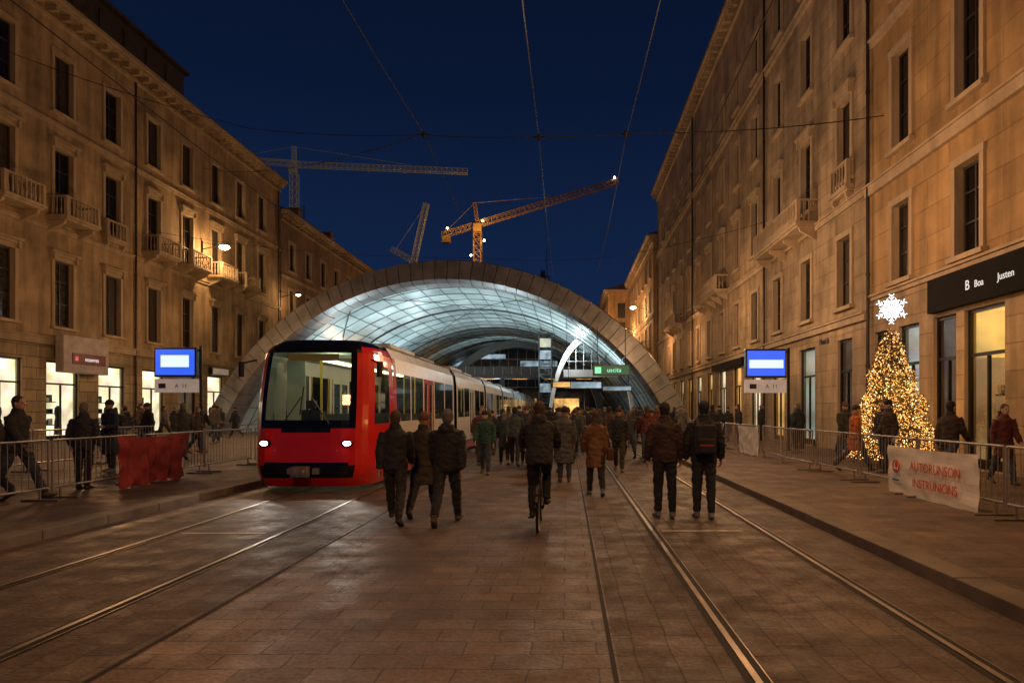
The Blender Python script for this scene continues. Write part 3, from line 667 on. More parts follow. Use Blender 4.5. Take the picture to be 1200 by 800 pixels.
def module(y0,L,first):
    bd=MB();GL={1:MB(),-1:MB()}
    cells=[];t=0
    pat=[('p',.25),('w',1.35),('p',.12),('w',1.35),('p',.15),('d',1.3),('p',.15),('w',1.5),('p',.15),('w',1.43),('p',.25)]
    for k,l in pat: cells.append((t,t+l,k)); t+=l
    for s in(1,-1):
        gl=GL[s]
        for a,c,k in cells:
            for i in range(len(prof)-1):
                (x0,z0),(x1,z1)=prof[i],prof[i+1]
                q=[(s*x0,y0+a,z0),(s*x0,y0+c,z0),(s*x1,y0+c,z1),(s*x1,y0+a,z1)]
                if s<0:q.reverse()
                if k=='w' and i==4: gl.quad(*q); continue
                if k=='d' and i in(2,3,4): continue
                if i==0: mi=0
                elif i==1: mi=3
                elif i in(2,3,4,5): mi=1
                else: mi=2
                if i<6 and first and c<.3: mi=0
                bd.quad(*q,mi)
            if k=='d':
                m_=(a+c)/2
                for p0,p1 in ((a,m_),(m_,c)):
                    dr=MB(); 
                    for off,th,mi in ((.004,.010,0),(-.008,.02,1)):
                        X1=s*(1.235+off); X0_,X1_=sorted((X1,X1-s*th))
                        for ya,yb,za,zb in ((p0+.01,p0+.09,.42,2.42),(p1-.09,p1-.01,.42,2.42),(p0+.09,p1-.09,.42,.72),(p0+.09,p1-.09,2.3,2.42)):
                            dr.box(X0_,X1_,y0+ya,y0+yb,za,zb,mi)
                    dr.obj('door',[M['red'] if first else M['silver'],M['tint']],rt)
                    gl.quad((s*1.215,y0+p0+.08,.7),(s*1.215,y0+p1-.08,.7),(s*1.215,y0+p1-.08,2.31),(s*1.215,y0+p0+.08,2.31))
    for yy in (y0+.001,y0+L-.001):
        if first and yy<y0+1: continue
        vs=[(x,yy,z) for x,z in prof]+[(-x,yy,z) for x,z in reversed(prof[:-1])]; bd.add(vs,[tuple(range(len(vs)))],3)
    bd.obj('body_section',[M['red'],M['white'],M['silver'],M['gloss']],rt)
    for s in(1,-1): GL[s].obj('side_window',M['tglass'],rt)
    it=MB(); it.box(-1.18,1.18,y0+.05,y0+L-.05,.3,.36,0); it.box(-1.1,1.1,y0+.05,y0+L-.05,2.75,2.8,0); it.box(-.5,-.35,y0+.3,y0+L-.3,2.7,2.745,1); it.box(.35,.5,y0+.3,y0+L-.3,2.7,2.745,1)
    for a,c,k in cells:
        if k=='w':
            for s in(1,-1):
                for yy in (y0+a+.2,y0+a+.95):
                    for xx in (s*.95,s*.52): it.box(xx-.2,xx+.2,yy,yy+.4,.75,.82,3); it.box(xx-.2,xx+.2,yy+.4,yy+.46,.75,1.5,3)
        if k=='d':
            for s in(1,-1): it.cyl((s*.7,y0+a,.36),(s*.7,y0+a,2.74),.02,n=6,mi=2); it.cyl((s*.7,y0+c,.36),(s*.7,y0+c,2.74),.02,n=6,mi=2)
    it.obj('interior',[M['tint'],M['tlight'],M['yel'],M['seat']],rt)
    for ya,yb,zz in ((1.5,4.2,3.3),(5,7,3.25)):
        rf=MB(); rf.box(-.78,.78,y0+ya,y0+yb,3.075,zz-.08); rf.obj('roof_unit',M['silver'],rt,bevel=.05)
    for yb in (y0+2.2,y0+3.6):
        for s in (-.72,.72):
            bg=MB(); bg.cyl((s-.05,yb,.3),(s+.05,yb,.3),.29,n=18); bg.obj('wheel',M['dark'],rt)
for i in range(nmod):
    module(y,modL,i==0)
    if i<nmod-1:
        g=MB(); 
        for j in range(5):
            ya=y+modL+.02+j*.112; x=1.12+.04*(j%2); g.box(-x,x,ya,ya+.11,.25,2.85+.04*(j%2))
        g.obj('gangway_bellows',M['black'],rt)
    y+=pitch
# ------------------------------------------------------------------ platform display signs
def plat_sign(x,y,side,label,band):
    r=thing('platform_sign',label,'information sign',(x,y,.12))
    b=MB(); b.cyl((side*.85,0,0),(side*.85,0,3.75),.05,n=10); b.cyl((side*.85,0,0),(side*.85,0,.04),.16,n=12); b.cyl((side*.85,0,3.6),(0,0,3.6),.03,n=6); b.obj('post',M['dark'],r,smooth=False)
    b=MB(); b.box(-.75,.75,-.12,.12,2.65,3.7); b.obj('casing',M['black'],r,bevel=.02)
    b=MB(); b.box(-.69,.69,-.135,-.122,2.72,3.63); b.obj('blue_screen',M['signb'],r)
    b=MB(); b.box(-.62 if band else -.5,.62 if band else .5,-.145,-.137,3.0,3.42 if not band else 3.3); b.obj('white_field',M['signw'],r)
    b=MB(); b.box(-.75,.75,-.1,.1,2.1,2.58); b.obj('panel',M['signp2'],r,bevel=.01)
    text('lettering','A  11',.2,M['dtxt'],r,(.2,-.105,2.33),(math.pi/2,0,0),.002)
    b=MB(); b.box(-.6,-.35,-.108,-.101,2.25,2.42); b.obj('pictogram',M['dtxt'],r)
    return r
plat_sign(-13.95,24.4,1,'glowing blue and white tram stop display with lettered panel',False)
plat_sign(7.25,25,1,'glowing blue and white tram stop display with lettered panel',True)
# ------------------------------------------------------------------ barriers
def barrier_proto():
    r=thing('crowd_barrier','galvanised steel crowd control barrier standing on pavement','barrier',(0,0,0),0,'crowd control barriers')
    b=MB(); L=2.3
    for p,q in (((0,0,.14),(0,0,.98)),((0,L,.14),(0,L,.98)),((0,0,.98),(0,L,.98)),((0,0,.2),(0,L,.2))): b.cyl(p,q,.019,n=8)
    for i in range(1,17): b.cyl((0,L*i/17,.2),(0,L*i/17,.98),.007,n=5)
    b.obj('frame',M['galv'],r)
    for yy in(.18,L-.18):
        f=MB(); f.cyl((-.3,yy,.02),(.3,yy,.02),.02,n=6); f.cyl((0,yy,.02),(0,yy,.2),.02,n=6); f.obj('foot',M['galv'],r)
    return r
bp=barrier_proto(); bp.location=(6.0,7.0,.12)
y=9.4
while y<33: copytree(bp,(6.0+R.uniform(-.05,.05),y,.12),R.uniform(-.03,.03)); y+=2.4
y=6.5
while y<22: copytree(bp,(-8.5+R.uniform(-.05,.05),y,.12),R.uniform(-.04,.04)); y+=2.4
y=14
while y<20: copytree(bp,(-12.8+R.uniform(-.04,.04),y,.12),R.uniform(-.03,.03)); y+=2.4
def banner(x,y0,y1,z0,z1,m,label,wr=1,name='banner'):
    r=thing(name,label,'banner',(x,(y0+y1)/2,.12))
    b=MB(); L=y1-y0; nx,nz=40,14
    P=lambda i,j:(wr*(.03*noise.noise(Vector((i*.21,j*.28,x)))+.010*math.sin(i*.55))+(.03*wr*noise.noise(Vector((i*.5,j*.12,7))) if wr>1 else 0),-L/2+L*i/nx,z0+(z1-z0)*j/nz-.02*wr*math.sin(math.pi*i/nx)*(j/nz)+.03*wr*noise.noise(Vector((i*.25,3,3)))*(1-j/nz))
    for i in range(nx):
        for j in range(nz): b.quad(P(i,j),P(i+1,j),P(i+1,j+1),P(i,j+1))
    b.obj('cloth',m,r,smooth=True); return r
rb=banner(5.88,9.75,12.5,-.04,.84,M['ban'],'white banner with orange lettering hung on the barrier')
RT=(math.pi/2,0,-math.pi/2)
text('lettering','AUTORUNSON',.215,M['otxt'],rb,(-.06,-.27,.52),RT,.002); text('lettering','INSTRUNIONS',.205,M['otxt'],rb,(-.06,-.27,.25),RT,.002)
b=MB(); b.torus((-.055,.98,.48),.11,.012,'x',24,6); b.ell((-.05,.98,.51),(.012,.05,.06),10,6); b.obj('emblem',M['otxt'],rb)
b=MB(); b.ell((-.052,1.0,.40),(.012,.075,.04),10,6); b.obj('emblem_wave',M['blue'],rb)
b=MB(); b.box(-.062,-.05,.88,1.1,.23,.26); b.obj('emblem_base',M['blue'],rb)
banner(5.88,21,23.4,.05,.95,M['ban'],'plain white cloth banner hung on the barrier')
banner(-8.34,12.7,14.9,.02,.99,M['banr'],'dark red wrinkled cloth draped over the barrier',2.6)
# ------------------------------------------------------------------ christmas tree
rx=thing('christmas_tree','cone shaped fir covered in warm string lights','christmas tree',(8.5,17.9,.12))
b=MB(); b.loft([(0,0,0),(0,0,1.5),(0,0,3.5)],[.09,.06,.02],8); b.cyl((0,0,0),(0,0,.3),.3,.35,14); b.obj('trunk',M['bark'],rx)
b=MB(); H=3.62
def tr(z,a): return 1.0*(1-(z-.2)/H)**.85*(1+.09*math.sin(z*8.5)+.07*math.sin(3*a+z*2))+.03
for i in range(12000):
    z=.2+(H-.2)*(1-math.sqrt(R.random())); a=R.uniform(0,6.283); rr=tr(z,a); q=rr*(R.uniform(.3,1.06)); p=Vector((q*math.cos(a),q*math.sin(a),z))
    d=Vector((math.cos(a+R.uniform(-.5,.5)),math.sin(a+R.uniform(-.5,.5)),R.uniform(-.5,.35))).normalized()*R.uniform(.07,.15)
    s=d.cross(Vector((R.uniform(-1,1),R.uniform(-1,1),1))).normalized()*.018
    b.add([p-s,p+s,p+d+s*.3,p+d-s*.3],[(0,1,2,3)])
b.obj('crown',M['needle'],rx)
b=MB()
for i in range(5200):
    z=.22+(H-.2)*(1-math.sqrt(R.random())); a=R.uniform(0,6.283); rr=tr(z,a);q=rr*R.uniform(.8,1.12); s=R.uniform(.007,.013); b.ell((q*math.cos(a),q*math.sin(a),z),(s,s,s),5,4,0 if R.random()<.87 else 1)
o=b.obj('string_lights',[M['bulb'],M['bulbh']],rx); o['kind']='stuff'
b=MB(); c=Vector((0,0,4.12))
for k in range(12):
    a=k*math.pi/6; L=.36 if k%2==0 else .25; d=Vector((math.sin(a),0,math.cos(a))); s=Vector((math.cos(a),0,-math.sin(a)))
    b.cyl(c,c+d*L,.012,n=5)
    for t in (.45,.7,.92):
        for sg in(-1,1): b.cyl(c+d*L*t,c+d*(L*t+.06)+s*sg*.06,.009,n=4)
b.ell(c,(.06,.05,.06),10,6); b.cyl((0,0,3.75),(0,0,4.1),.015,n=5); b.obj('snowflake_topper',M['star'],rx,rot=-.45)
# ------------------------------------------------------------------ cranes
rk=thing('tower_crane','dim grey tower crane with long horizontal lattice jib','crane',(-56,140,0),0,'tower cranes above the rooftops')
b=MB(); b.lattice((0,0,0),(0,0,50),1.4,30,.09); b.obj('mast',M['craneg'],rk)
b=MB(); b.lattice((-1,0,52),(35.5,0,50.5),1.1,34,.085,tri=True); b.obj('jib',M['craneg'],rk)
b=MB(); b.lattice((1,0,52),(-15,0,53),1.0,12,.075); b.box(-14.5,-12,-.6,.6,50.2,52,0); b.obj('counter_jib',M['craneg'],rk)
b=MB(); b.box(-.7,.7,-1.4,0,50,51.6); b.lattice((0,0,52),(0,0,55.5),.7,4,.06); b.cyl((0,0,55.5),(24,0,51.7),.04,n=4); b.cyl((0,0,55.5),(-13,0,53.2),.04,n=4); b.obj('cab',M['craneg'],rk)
rk=thing('tower_crane','orange lit tower crane with raised lattice jib','crane',(-18.4,140,0),0,'tower cranes above the rooftops')
b=MB(); b.lattice((0,0,0),(0,0,39),1.5,30,.11); b.obj('mast',M['crane'],rk)
b=MB(); b.lattice((0,0,39.6),(28.8,0,48.4),1.1,30,.085); b.obj('jib',M['crane'],rk)
b=MB(); b.lattice((0,0,39.6),(-7.2,0,37.4),1.0,8,.08); b.box(-7.2,-5.6,-.7,.7,35.8,37.2); b.obj('counter_jib',M['crane'],rk)
b=MB(); b.box(-.7,1.0,-1.6,0,37.8,39.4); b.lattice((0,0,39.6),(-.6,0,44),.6,5,.06); b.cyl((-.6,0,44),(18,0,45.5),.045,n=4); b.cyl((-.6,0,44),(-7,0,37.6),.045,n=4); b.obj('cab',M['crane'],rk)
for x,z in ((1.5,36),(-1.2,33),(1.2,40),(-6,38.5),(28,48.8),(0,30)):
    b=MB(); b.ell((x,-1.2,z),(.2,.2,.2),8,6); b.obj('work_lamp',M['cranel'],rk,smooth=True)
rk=thing('tower_crane','steep luffing lattice crane jib above the canopy','crane',(-31.5,140,0),0,'tower cranes above the rooftops')
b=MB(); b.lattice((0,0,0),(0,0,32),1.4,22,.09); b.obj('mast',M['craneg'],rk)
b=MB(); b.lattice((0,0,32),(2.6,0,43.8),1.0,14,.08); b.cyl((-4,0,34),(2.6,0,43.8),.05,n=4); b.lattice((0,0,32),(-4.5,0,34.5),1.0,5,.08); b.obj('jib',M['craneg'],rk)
rk=thing('antenna_mast','thin antenna mast rising behind the canopy','antenna',(-3.6,120,0))
b=MB(); b.lattice((0,0,0),(0,0,25),.8,24,.07); b.cyl((0,0,25),(0,0,30),.05,n=5); b.box(-1.1,-.3,-.3,.3,22,26); b.obj('mast_body',M['dark'],rk)
# ------------------------------------------------------------------ overhead wires
def wire(name,label,pts,r=.012):
    b=MB()
    out=[]
    for p,q in zip(pts[:-1],pts[1:]):
        p=Vector(p);q=Vector(q);L=(q-p).length;n=10
        for i in range(n):
            t=i/n; v=p.lerp(q,t); v.z-=L*.02*4*t*(1-t); out.append(v)
    out.append(Vector(pts[-1]))
    b.loft(out,r,5); o=b.obj(name,M['wire']); tag(o,label,'cable','overhead tram cables')
for x,z in ((1.85,9.2),(-.9,9.25),(-4.55,9.35)):
    wire('overhead_wire','thin black overhead cable running above the tracks',[(x,-4,z+.9),(x,21.6,z+1.0),(x*.9,41,9.4)],.014)
for x in (1.85,-5.0): wire('contact_wire','thin contact wire hung above the tram track',[(x,-4,5.9),(x,41,5.9),(x,90,5.9)],.007)
wire('span_wire','cable stretched across the street between facades',[(10,21.6,10.9),(1.85,21.6,10.35),(-.9,21.6,10.25),(-4.55,21.6,10.3),(-24,45,17.5)],.016)
wire('span_wire','cable stretched across the street between facades',[(-24,24,16),(-10.1,21.6,10.5),(-4.5,21.6,10.3)],.013)
wire('span_wire','cable stretched across the street between facades',[(10,34,11),(1.85,36,9.6),(-4.5,36,9.6),(-24,40,12)],.012)
for x,z in ((1.85,10.3),(-.9,10.2),(-4.55,10.3)):
    b=MB(); b.ell((0,0,0),(.06,.06,.13),8,6); b.cyl((-.16,0,0),(.16,0,0),.025,n=6); o=b.obj('cable_insulator',M['wire'],loc=(x,21.6,z)); tag(o,'dark insulator clamp where overhead cables cross','insulator','cable insulators')
# ------------------------------------------------------------------ people
def evalmesh(mb,vox,name,sm=2,wr=0,ws=9):
    me=mb.mesh(name,[]); o=bpy.data.objects.new('t',me);COL.objects.link(o)
    m=o.modifiers.new('r','REMESH');m.mode='VOXEL';m.voxel_size=vox
    if sm: s=o.modifiers.new('s','SMOOTH');s.factor=.5;s.iterations=sm
    dg=bpy.context.evaluated_depsgraph_get(); out=bpy.data.meshes.new_from_object(o.evaluated_get(dg)); bpy.data.objects.remove(o)
    if wr:
        ns=[v.normal.copy() for v in out.vertices]
        for v,nn in zip(out.vertices,ns):
            p=v.co; q=Vector((p.x*ws,p.y*ws,p.z*ws*1.5)); v.co=p+nn*wr*(noise.noise(q)+.5*noise.noise(q*2.3))
    out.name=name
    for p in out.polygons:p.use_smooth=True
    return out
def rad(a): return math.radians(a)
def dirv(a,ab=0): return Vector((math.sin(ab),math.sin(a)*math.cos(ab),-math.cos(a)*math.cos(ab)))
def template(legs,arms,coat='jacket',hair='short',leanv=.03,puff=0,hood=False,female=False):
    J={}
    for s,(a,bn) in zip((-1,1),legs):
        hip=Vector((s*.092,0,.93)); kn=hip+dirv(rad(a),s*.02)*.45; an=kn+dirv(rad(a-bn))*.42
        p=rad(min(12,(a-bn)+12)) if (a-bn)<0 else rad(max(0,(a-bn)*.5)); fd=Vector((s*.12,math.cos(p),math.sin(p))).normalized()
        J[s]=(hip,kn,an,fd)
    low=min(min(J[s][2].z-.075,(J[s][2]+J[s][3]*.17).z-.075) for s in(-1,1)); dz=Vector((0,0,-low))
    sh=.96 if female else 1
    L=lambda x,y,z:Vector((x,y+max(0,(z-.9))*leanv,z))+dz
    b=MB();c=MB();t=MB();so=MB()
    b.loft([L(0,0,z) for z in (.84,.95,1.08,1.25,1.37,1.44,1.475,1.52,1.6)],[(.12,.09),(.165,.11),(.14,.1),(.155,.11),(.175,.11),(.14,.09),(.07,.07),(.055,.06),(.05,.055)],16)
    hc=L(0,.015,1.635)
    b.ell(hc,(.075,.094,.116),16,12); b.ell(hc+Vector((0,.035,-.065)),(.052,.055,.05),12,8)
    b.loft([hc+Vector((0,.085,.02)),hc+Vector((0,.108,-.015)),hc+Vector((0,.09,-.03))],[(.01,.01),(.016,.014),(.012,.008)],8)
    b.ell(hc+Vector((0,.083,-.058)),(.024,.012,.009),8,6)
    for s in(-1,1): b.ell(hc+Vector((s*.078,-.002,-.01)),(.012,.02,.032),8,6); b.ell(hc+Vector((s*.032,.075,.03)),(.024,.016,.009),8,5)
    e=MB()
    for s in(-1,1): e.ell(hc+Vector((s*.03,.085,.008)),(.014,.009,.008),8,6)
    g=.028+puff*.5
    for s in(-1,1):
        hip,kn,an,fd=[v+dz if i<3 else v for i,v in enumerate(J[s])]
        mid=kn.lerp(an,.3)+Vector((0,-.012,0))
        b.loft([hip+Vector((0,0,.03)),hip.lerp(kn,.35),kn,mid,an],[.085,.075,.052,.053,.034],12)
        b.loft([an+Vector((0,-.045,-.035)),an+Vector((0,0,-.03)),an+fd*.09+Vector((0,0,-.045)),an+fd*.16+Vector((0,0,-.055))],[(.03,.03),(.035,.04),(.038,.025),(.025,.015)],10)
        t.loft([hip+Vector((0,0,.05)),hip.lerp(kn,.4),kn,kn.lerp(an,.4)+Vector((0,-.01,0)),an+Vector((0,0,.02))],[(.108,.115),(.092,.1),(.074,.076),(.068,.072),(.056,.066)],14)
        so.loft([an+Vector((0,-.075,-.045)),an+Vector((0,-.05,-.035)),an+fd*.04+Vector((0,0,-.03)),an+fd*.12+Vector((0,0,-.047)),an+fd*.195+Vector((0,0,-.055)),an+fd*.215+Vector((0,0,-.058))],[(.02,.02),(.04,.038),(.045,.048),(.05,.03),(.042,.024),(.02,.012)],12)
        so.loft([an+Vector((0,-.005,.05)),an+Vector((0,-.005,-.04))],[(.045,.052),(.045,.055)],12)
    t.loft([L(0,0,z) for z in (.8,.88,.97,1.04)],[(.13,.1),(.18,.13),(.17,.122),(.15,.11)],16)
    for s,(a,bn,ab) in zip((-1,1),arms):
        S=L(s*.185*sh,0,1.395); E=S+dirv(rad(a),s*ab)*.29; fdv=dirv(rad(a+bn),s*(ab*.3 if bn<50 else -.25)); Wr=E+fdv*.25
        b.loft([S,S.lerp(E,.4),E,E.lerp(Wr,.4),Wr],[.05,.046,.038,.038,.026],10)
        n=fdv.cross(Vector((1,0,0))).normalized()
        if n.y<0:n=-n
        inn=Vector((-s,0,0))
        b.loft([Wr-fdv*.01,Wr+fdv*.03,Wr+fdv*.075,Wr+fdv*.09],[(.02,.024),(.016,.036),(.015,.04),(.012,.036)],10)
        for k,(o_,l_) in enumerate(((.03,.068),(.0105,.08),(-.0105,.074),(-.03,.058))):
            p0=Wr+fdv*.078+n*o_; p1=p0+(fdv+inn*.25).normalized()*l_*.5; p2=p1+(fdv+inn*.9).normalized()*l_*.33; p3=p2+(fdv*.6+inn*1.2).normalized()*l_*.25
            b.loft([p0,p1,p2,p3],[.0098,.0095,.009,.0075],8)
        p0=Wr+fdv*.025+n*.028; p1=p0+(fdv*.7+n*.8+inn*.3).normalized()*.035; p2=p1+(fdv+n*.25+inn*.4).normalized()*.035
        b.loft([p0,p1,p2],[.0125,.0115,.009],8)
        cg=g
        c.loft([S+Vector((-s*.03,0,.01)),S.lerp(E,.35),E,E.lerp(Wr,.5),Wr-fdv*.005],[.062+cg,.05+cg,.044+cg,.038+cg,.03+cg*.8],14)
    hem=.84 if coat=='jacket' else (.58 if coat=='mid' else .42)
    zz=[hem,hem+.02,.95,1.08,1.25,1.37,1.43,1.475,1.53]
    rr=[(.17,.135),(.185,.148),(.188,.15),(.175,.14),(.19,.148),(.198,.142),(.165,.12),(.095,.095),(.08,.085)]
    if coat!='jacket': rr[0]=(.2,.17);rr[1]=(.215,.185)
    c.loft([L(0,-.005 if i>1 else 0,z) for i,z in enumerate(zz)],[(x*sh+puff,y+puff) for x,y in rr],20)
    if hood: c.ell(L(0,-.1,1.47),(.12,.085,.09),14,8)
    else: c.loft([L(0,-.01,1.47),L(0,-.012,1.555)],[(.085,.09),(.075,.082)],14)
    hr=MB()
    if hair=='beanie':
        hr.ell(hc+Vector((0,-.008,.045)),(.09,.108,.1),16,10); hr.loft([hc+Vector((0,-.005,.02)),hc+Vector((0,-.005,.065))],[(.088,.108),(.09,.11)],18)
    else:
        hr.ell(hc+Vector((0,-.018,.028)),(.085,.097,.105),16,10); hr.ell(hc+Vector((0,-.04,-.03)),(.075,.06,.075),12,8)
        if hair=='long': hr.loft([hc+Vector((0,-.05,.0)),hc+Vector((0,-.075,-.1)),hc+Vector((0,-.09,-.2)),hc+Vector((0,-.09,-.27))],[(.085,.05),(.095,.04),(.09,.03),(.05,.015)],12)
    T={'body':evalmesh(b,.009,'person_body',1),'coat':evalmesh(c,.013,'coat',3,.016+puff*.2,9 if not puff else 13),'trousers':evalmesh(t,.013,'trousers',3,.014,11),
       'shoes':evalmesh(so,.01,'shoes',2),'hair':evalmesh(hr,.01,'hair',1,.006,50),'eyes':e.mesh('eyes',[],True)}
    for k in ('body','coat','trousers','shoes','hair','eyes'):
        T[k].materials.clear(); T[k].materials.append(None)
    return T
WA=((28,6),(-22,14)); WB=((-24,22),(26,4)); ST=((3,2),(-4,3)); WS=((14,6),(-14,18))
T=[template(WA,((-18,14,.1),(22,22,.1)),'jacket','short'),
   template(WB,((20,22,.12),(-20,14,.12)),'jacket','short',hood=True,puff=.018),
   template(ST,((-6,28,.22),(-6,28,.22)),'jacket','short',puff=.008),
   template(WS,((14,24,.1),(-12,14,.1)),'mid','long',female=True),
   template(WB,((14,18,.12),(-14,16,.12)),'mid','beanie'),
   template(((26,34),(58,70)),((44,18,.2),(44,18,.2)),'jacket','short',hood=True,puff=.022,leanv=.24),
   template(ST,((8,80,.12),(-4,14,.1)),'long','beanie'),
   template(WS,((-10,18,.14),(10,26,.14)),'jacket','beanie',puff=.012)]
FC={}
def fab(c,r=.85):
    k=tuple(c)
    if k not in FC: FC[k]=mat('cloth',tuple(v*1.35 for v in c),r,var=.35,scale=9,bump=.35,bscale=120,dist=.004)
    return FC[k]
HAIR=[fab((.02,.014,.01)),fab((.05,.03,.018)),fab((.10,.09,.08)),fab((.012,.012,.014))]
SK=[M['skin'],mat('skin_tan',(.34,.19,.13),.5,var=.1),mat('skin_pale',(.5,.32,.24),.5,var=.1)]
EY=mat('eye',(.02,.015,.012),.2,bump=0); SHOE=[fab((.02,.018,.016),.5),fab((.06,.04,.03),.6),fab((.14,.135,.13),.7)]
def person(ti,x,y,z,h,face,coat,tr_,label,hair=None,group='pedestrians on the plaza'):
    r=thing('person',label,'person',(x,y,z),face,group); t=T[ti]; s=h/1.76; r.scale=(s,s,s)
    for k,nm,m in (('body','body',R.choice(SK)),('coat','coat',fab(coat)),('trousers','trousers',fab(tr_)),('shoes','shoes',R.choice(SHOE)),('hair','hat' if ti in(4,6,7) else 'hair',hair or R.choice(HAIR)),('eyes','eyes',EY)):
        o=link(nm,t[k],r); o.material_slots[0].link='OBJECT'; o.material_slots[0].material=m
    return r
BLK=(.014,.014,.017);NAV=(.018,.022,.035);GRY=(.06,.058,.055);BRN=(.055,.03,.018);JN=(.03,.04,.06);TAN=(.13,.065,.03);OLV=(.03,.034,.02);MAR=(.07,.016,.013)
def backpack(r,m=None):
    b=MB(); b.box(-.15,.15,-.34,-.17,.98,1.42); b.box(-.12,.12,-.4,-.342,1.0,1.22); b.obj('backpack',m or fab((.02,.02,.024)),r,bevel=.045)
    for s_ in(-1,1):
        b=MB(); b.loft([(s_*.1,-.18,1.40),(s_*.11,-.06,1.49),(s_*.12,.1,1.47),(s_*.13,.17,1.3),(s_*.15,.06,1.08),(s_*.13,-.16,1.03)],[(.022,.008)]*6,8)
        b.obj('backpack_strap',m or fab((.02,.02,.024)),r)
    b=MB(); b.box(-.1,.1,-.404,-.4005,1.11,1.13); b.obj('backpack_piping',mat('red_piping',(.45,.03,.03),.6),r)
person(0,-2.42,9.6,0,1.62,.12,BLK,(.02,.018,.018),'person walking away in black coat and dark trousers')
person(4,-2.17,10.3,0,1.62,-.05,(.03,.022,.018),BLK,'person walking away in dark brown coat and beanie',hair=fab((.10,.05,.03)))
p=person(1,-1.68,9.55,0,1.67,0,BLK,(.018,.018,.02),'person walking away in black jacket with grey cap',hair=fab((.09,.085,.085)))
p4=person(5,-.38,9.2,.13,1.62,0,(.02,.02,.022),(.012,.012,.014),'person in black hooded puffer jacket riding a bicycle')
person(6,-.06,15.2,0,1.66,0,GRY,JN,'person standing in grey coat with dark cap')
w=person(3,.53,12.8,0,1.6,.1,TAN,(.02,.016,.014),'woman walking away in tan coat with shoulder bag')
b=MB(); b.box(.22,.36,-.14,.14,.72,.98); b.obj('shoulder_bag',fab((.05,.025,.015),.6),w,bevel=.03)
b=MB(); b.loft([(.29,-.08,.97),(.24,-.15,1.2),(.05,-.17,1.42),(-.1,-.05,1.5)],[(.012,.006)]*4,6); b.obj('bag_strap',fab((.05,.025,.015),.6),w)
person(2,1.45,10.15,0,1.7,.05,(.035,.018,.014),(.014,.014,.016),'person standing in dark brown jacket and black trousers')
p=person(2,2.02,10.1,0,1.72,-.08,BLK,(.02,.02,.024),'person in black jacket with dark red trimmed backpack'); backpack(p)
person(7,-2.05,17,0,1.58,math.pi,(.014,.045,.032),JN,'person in green jacket and dark beanie walking')
person(0,-1.5,19.5,0,1.72,0,(.03,.04,.045),BLK,'person walking away in dark slate jacket')
person(1,-.75,16.6,0,1.7,.1,NAV,BLK,'person walking away in navy hooded jacket')
used=[(-2.05,17),(-1.5,19.5),(-.75,16.6),(-.06,15.2),(.53,12.8)]
colors=[BLK,NAV,GRY,BRN,(.02,.025,.035),BLK,BLK,(.03,.03,.035),MAR,(.02,.03,.035),(.075,.07,.062),BLK]
cn={BLK:'black',NAV:'navy',GRY:'grey',BRN:'brown',MAR:'maroon'}
cnt=0;tries=0
while cnt<100 and tries<9000:
    tries+=1
    y=17.5+ (R.random()**1.0)*40; x=R.uniform(-3.35,3.25+max(0,(y-30)*.12))
    if R.random()<.4 and len(used)>8:      # walk beside somebody else
        a,c_=R.choice(used[5:]); x=a+R.choice([-1,1])*R.uniform(.5,.65); y=c_+R.uniform(-.3,.3)
        if not(-3.4<x<3.6): continue
    if any((x-a)**2+(y-c)**2<.22 for a,c in used): continue
    used.append((x,y)); ti=R.choice([0,1,2,3,4,6,7,0,1,7]); c=R.choice(colors)
    away=R.random()<.62
    person(ti,x,y,0,R.uniform(1.58,1.8) if ti!=3 else R.uniform(1.52,1.66),R.uniform(-.35,.35)+(0 if away else math.pi),c,R.choice([BLK,JN,(.03,.025,.02)]),'pedestrian in %s %s under the canopy crowd'%(cn.get(c,'dark'),'coat' if ti in(3,4,6) else 'jacket'))
    cnt+=1
def side(ti,x,y,h,f,c,l,g='people on the pavements'): person(ti,x,y,.12,h,f,c,R.choice([BLK,JN]),l,group=g)
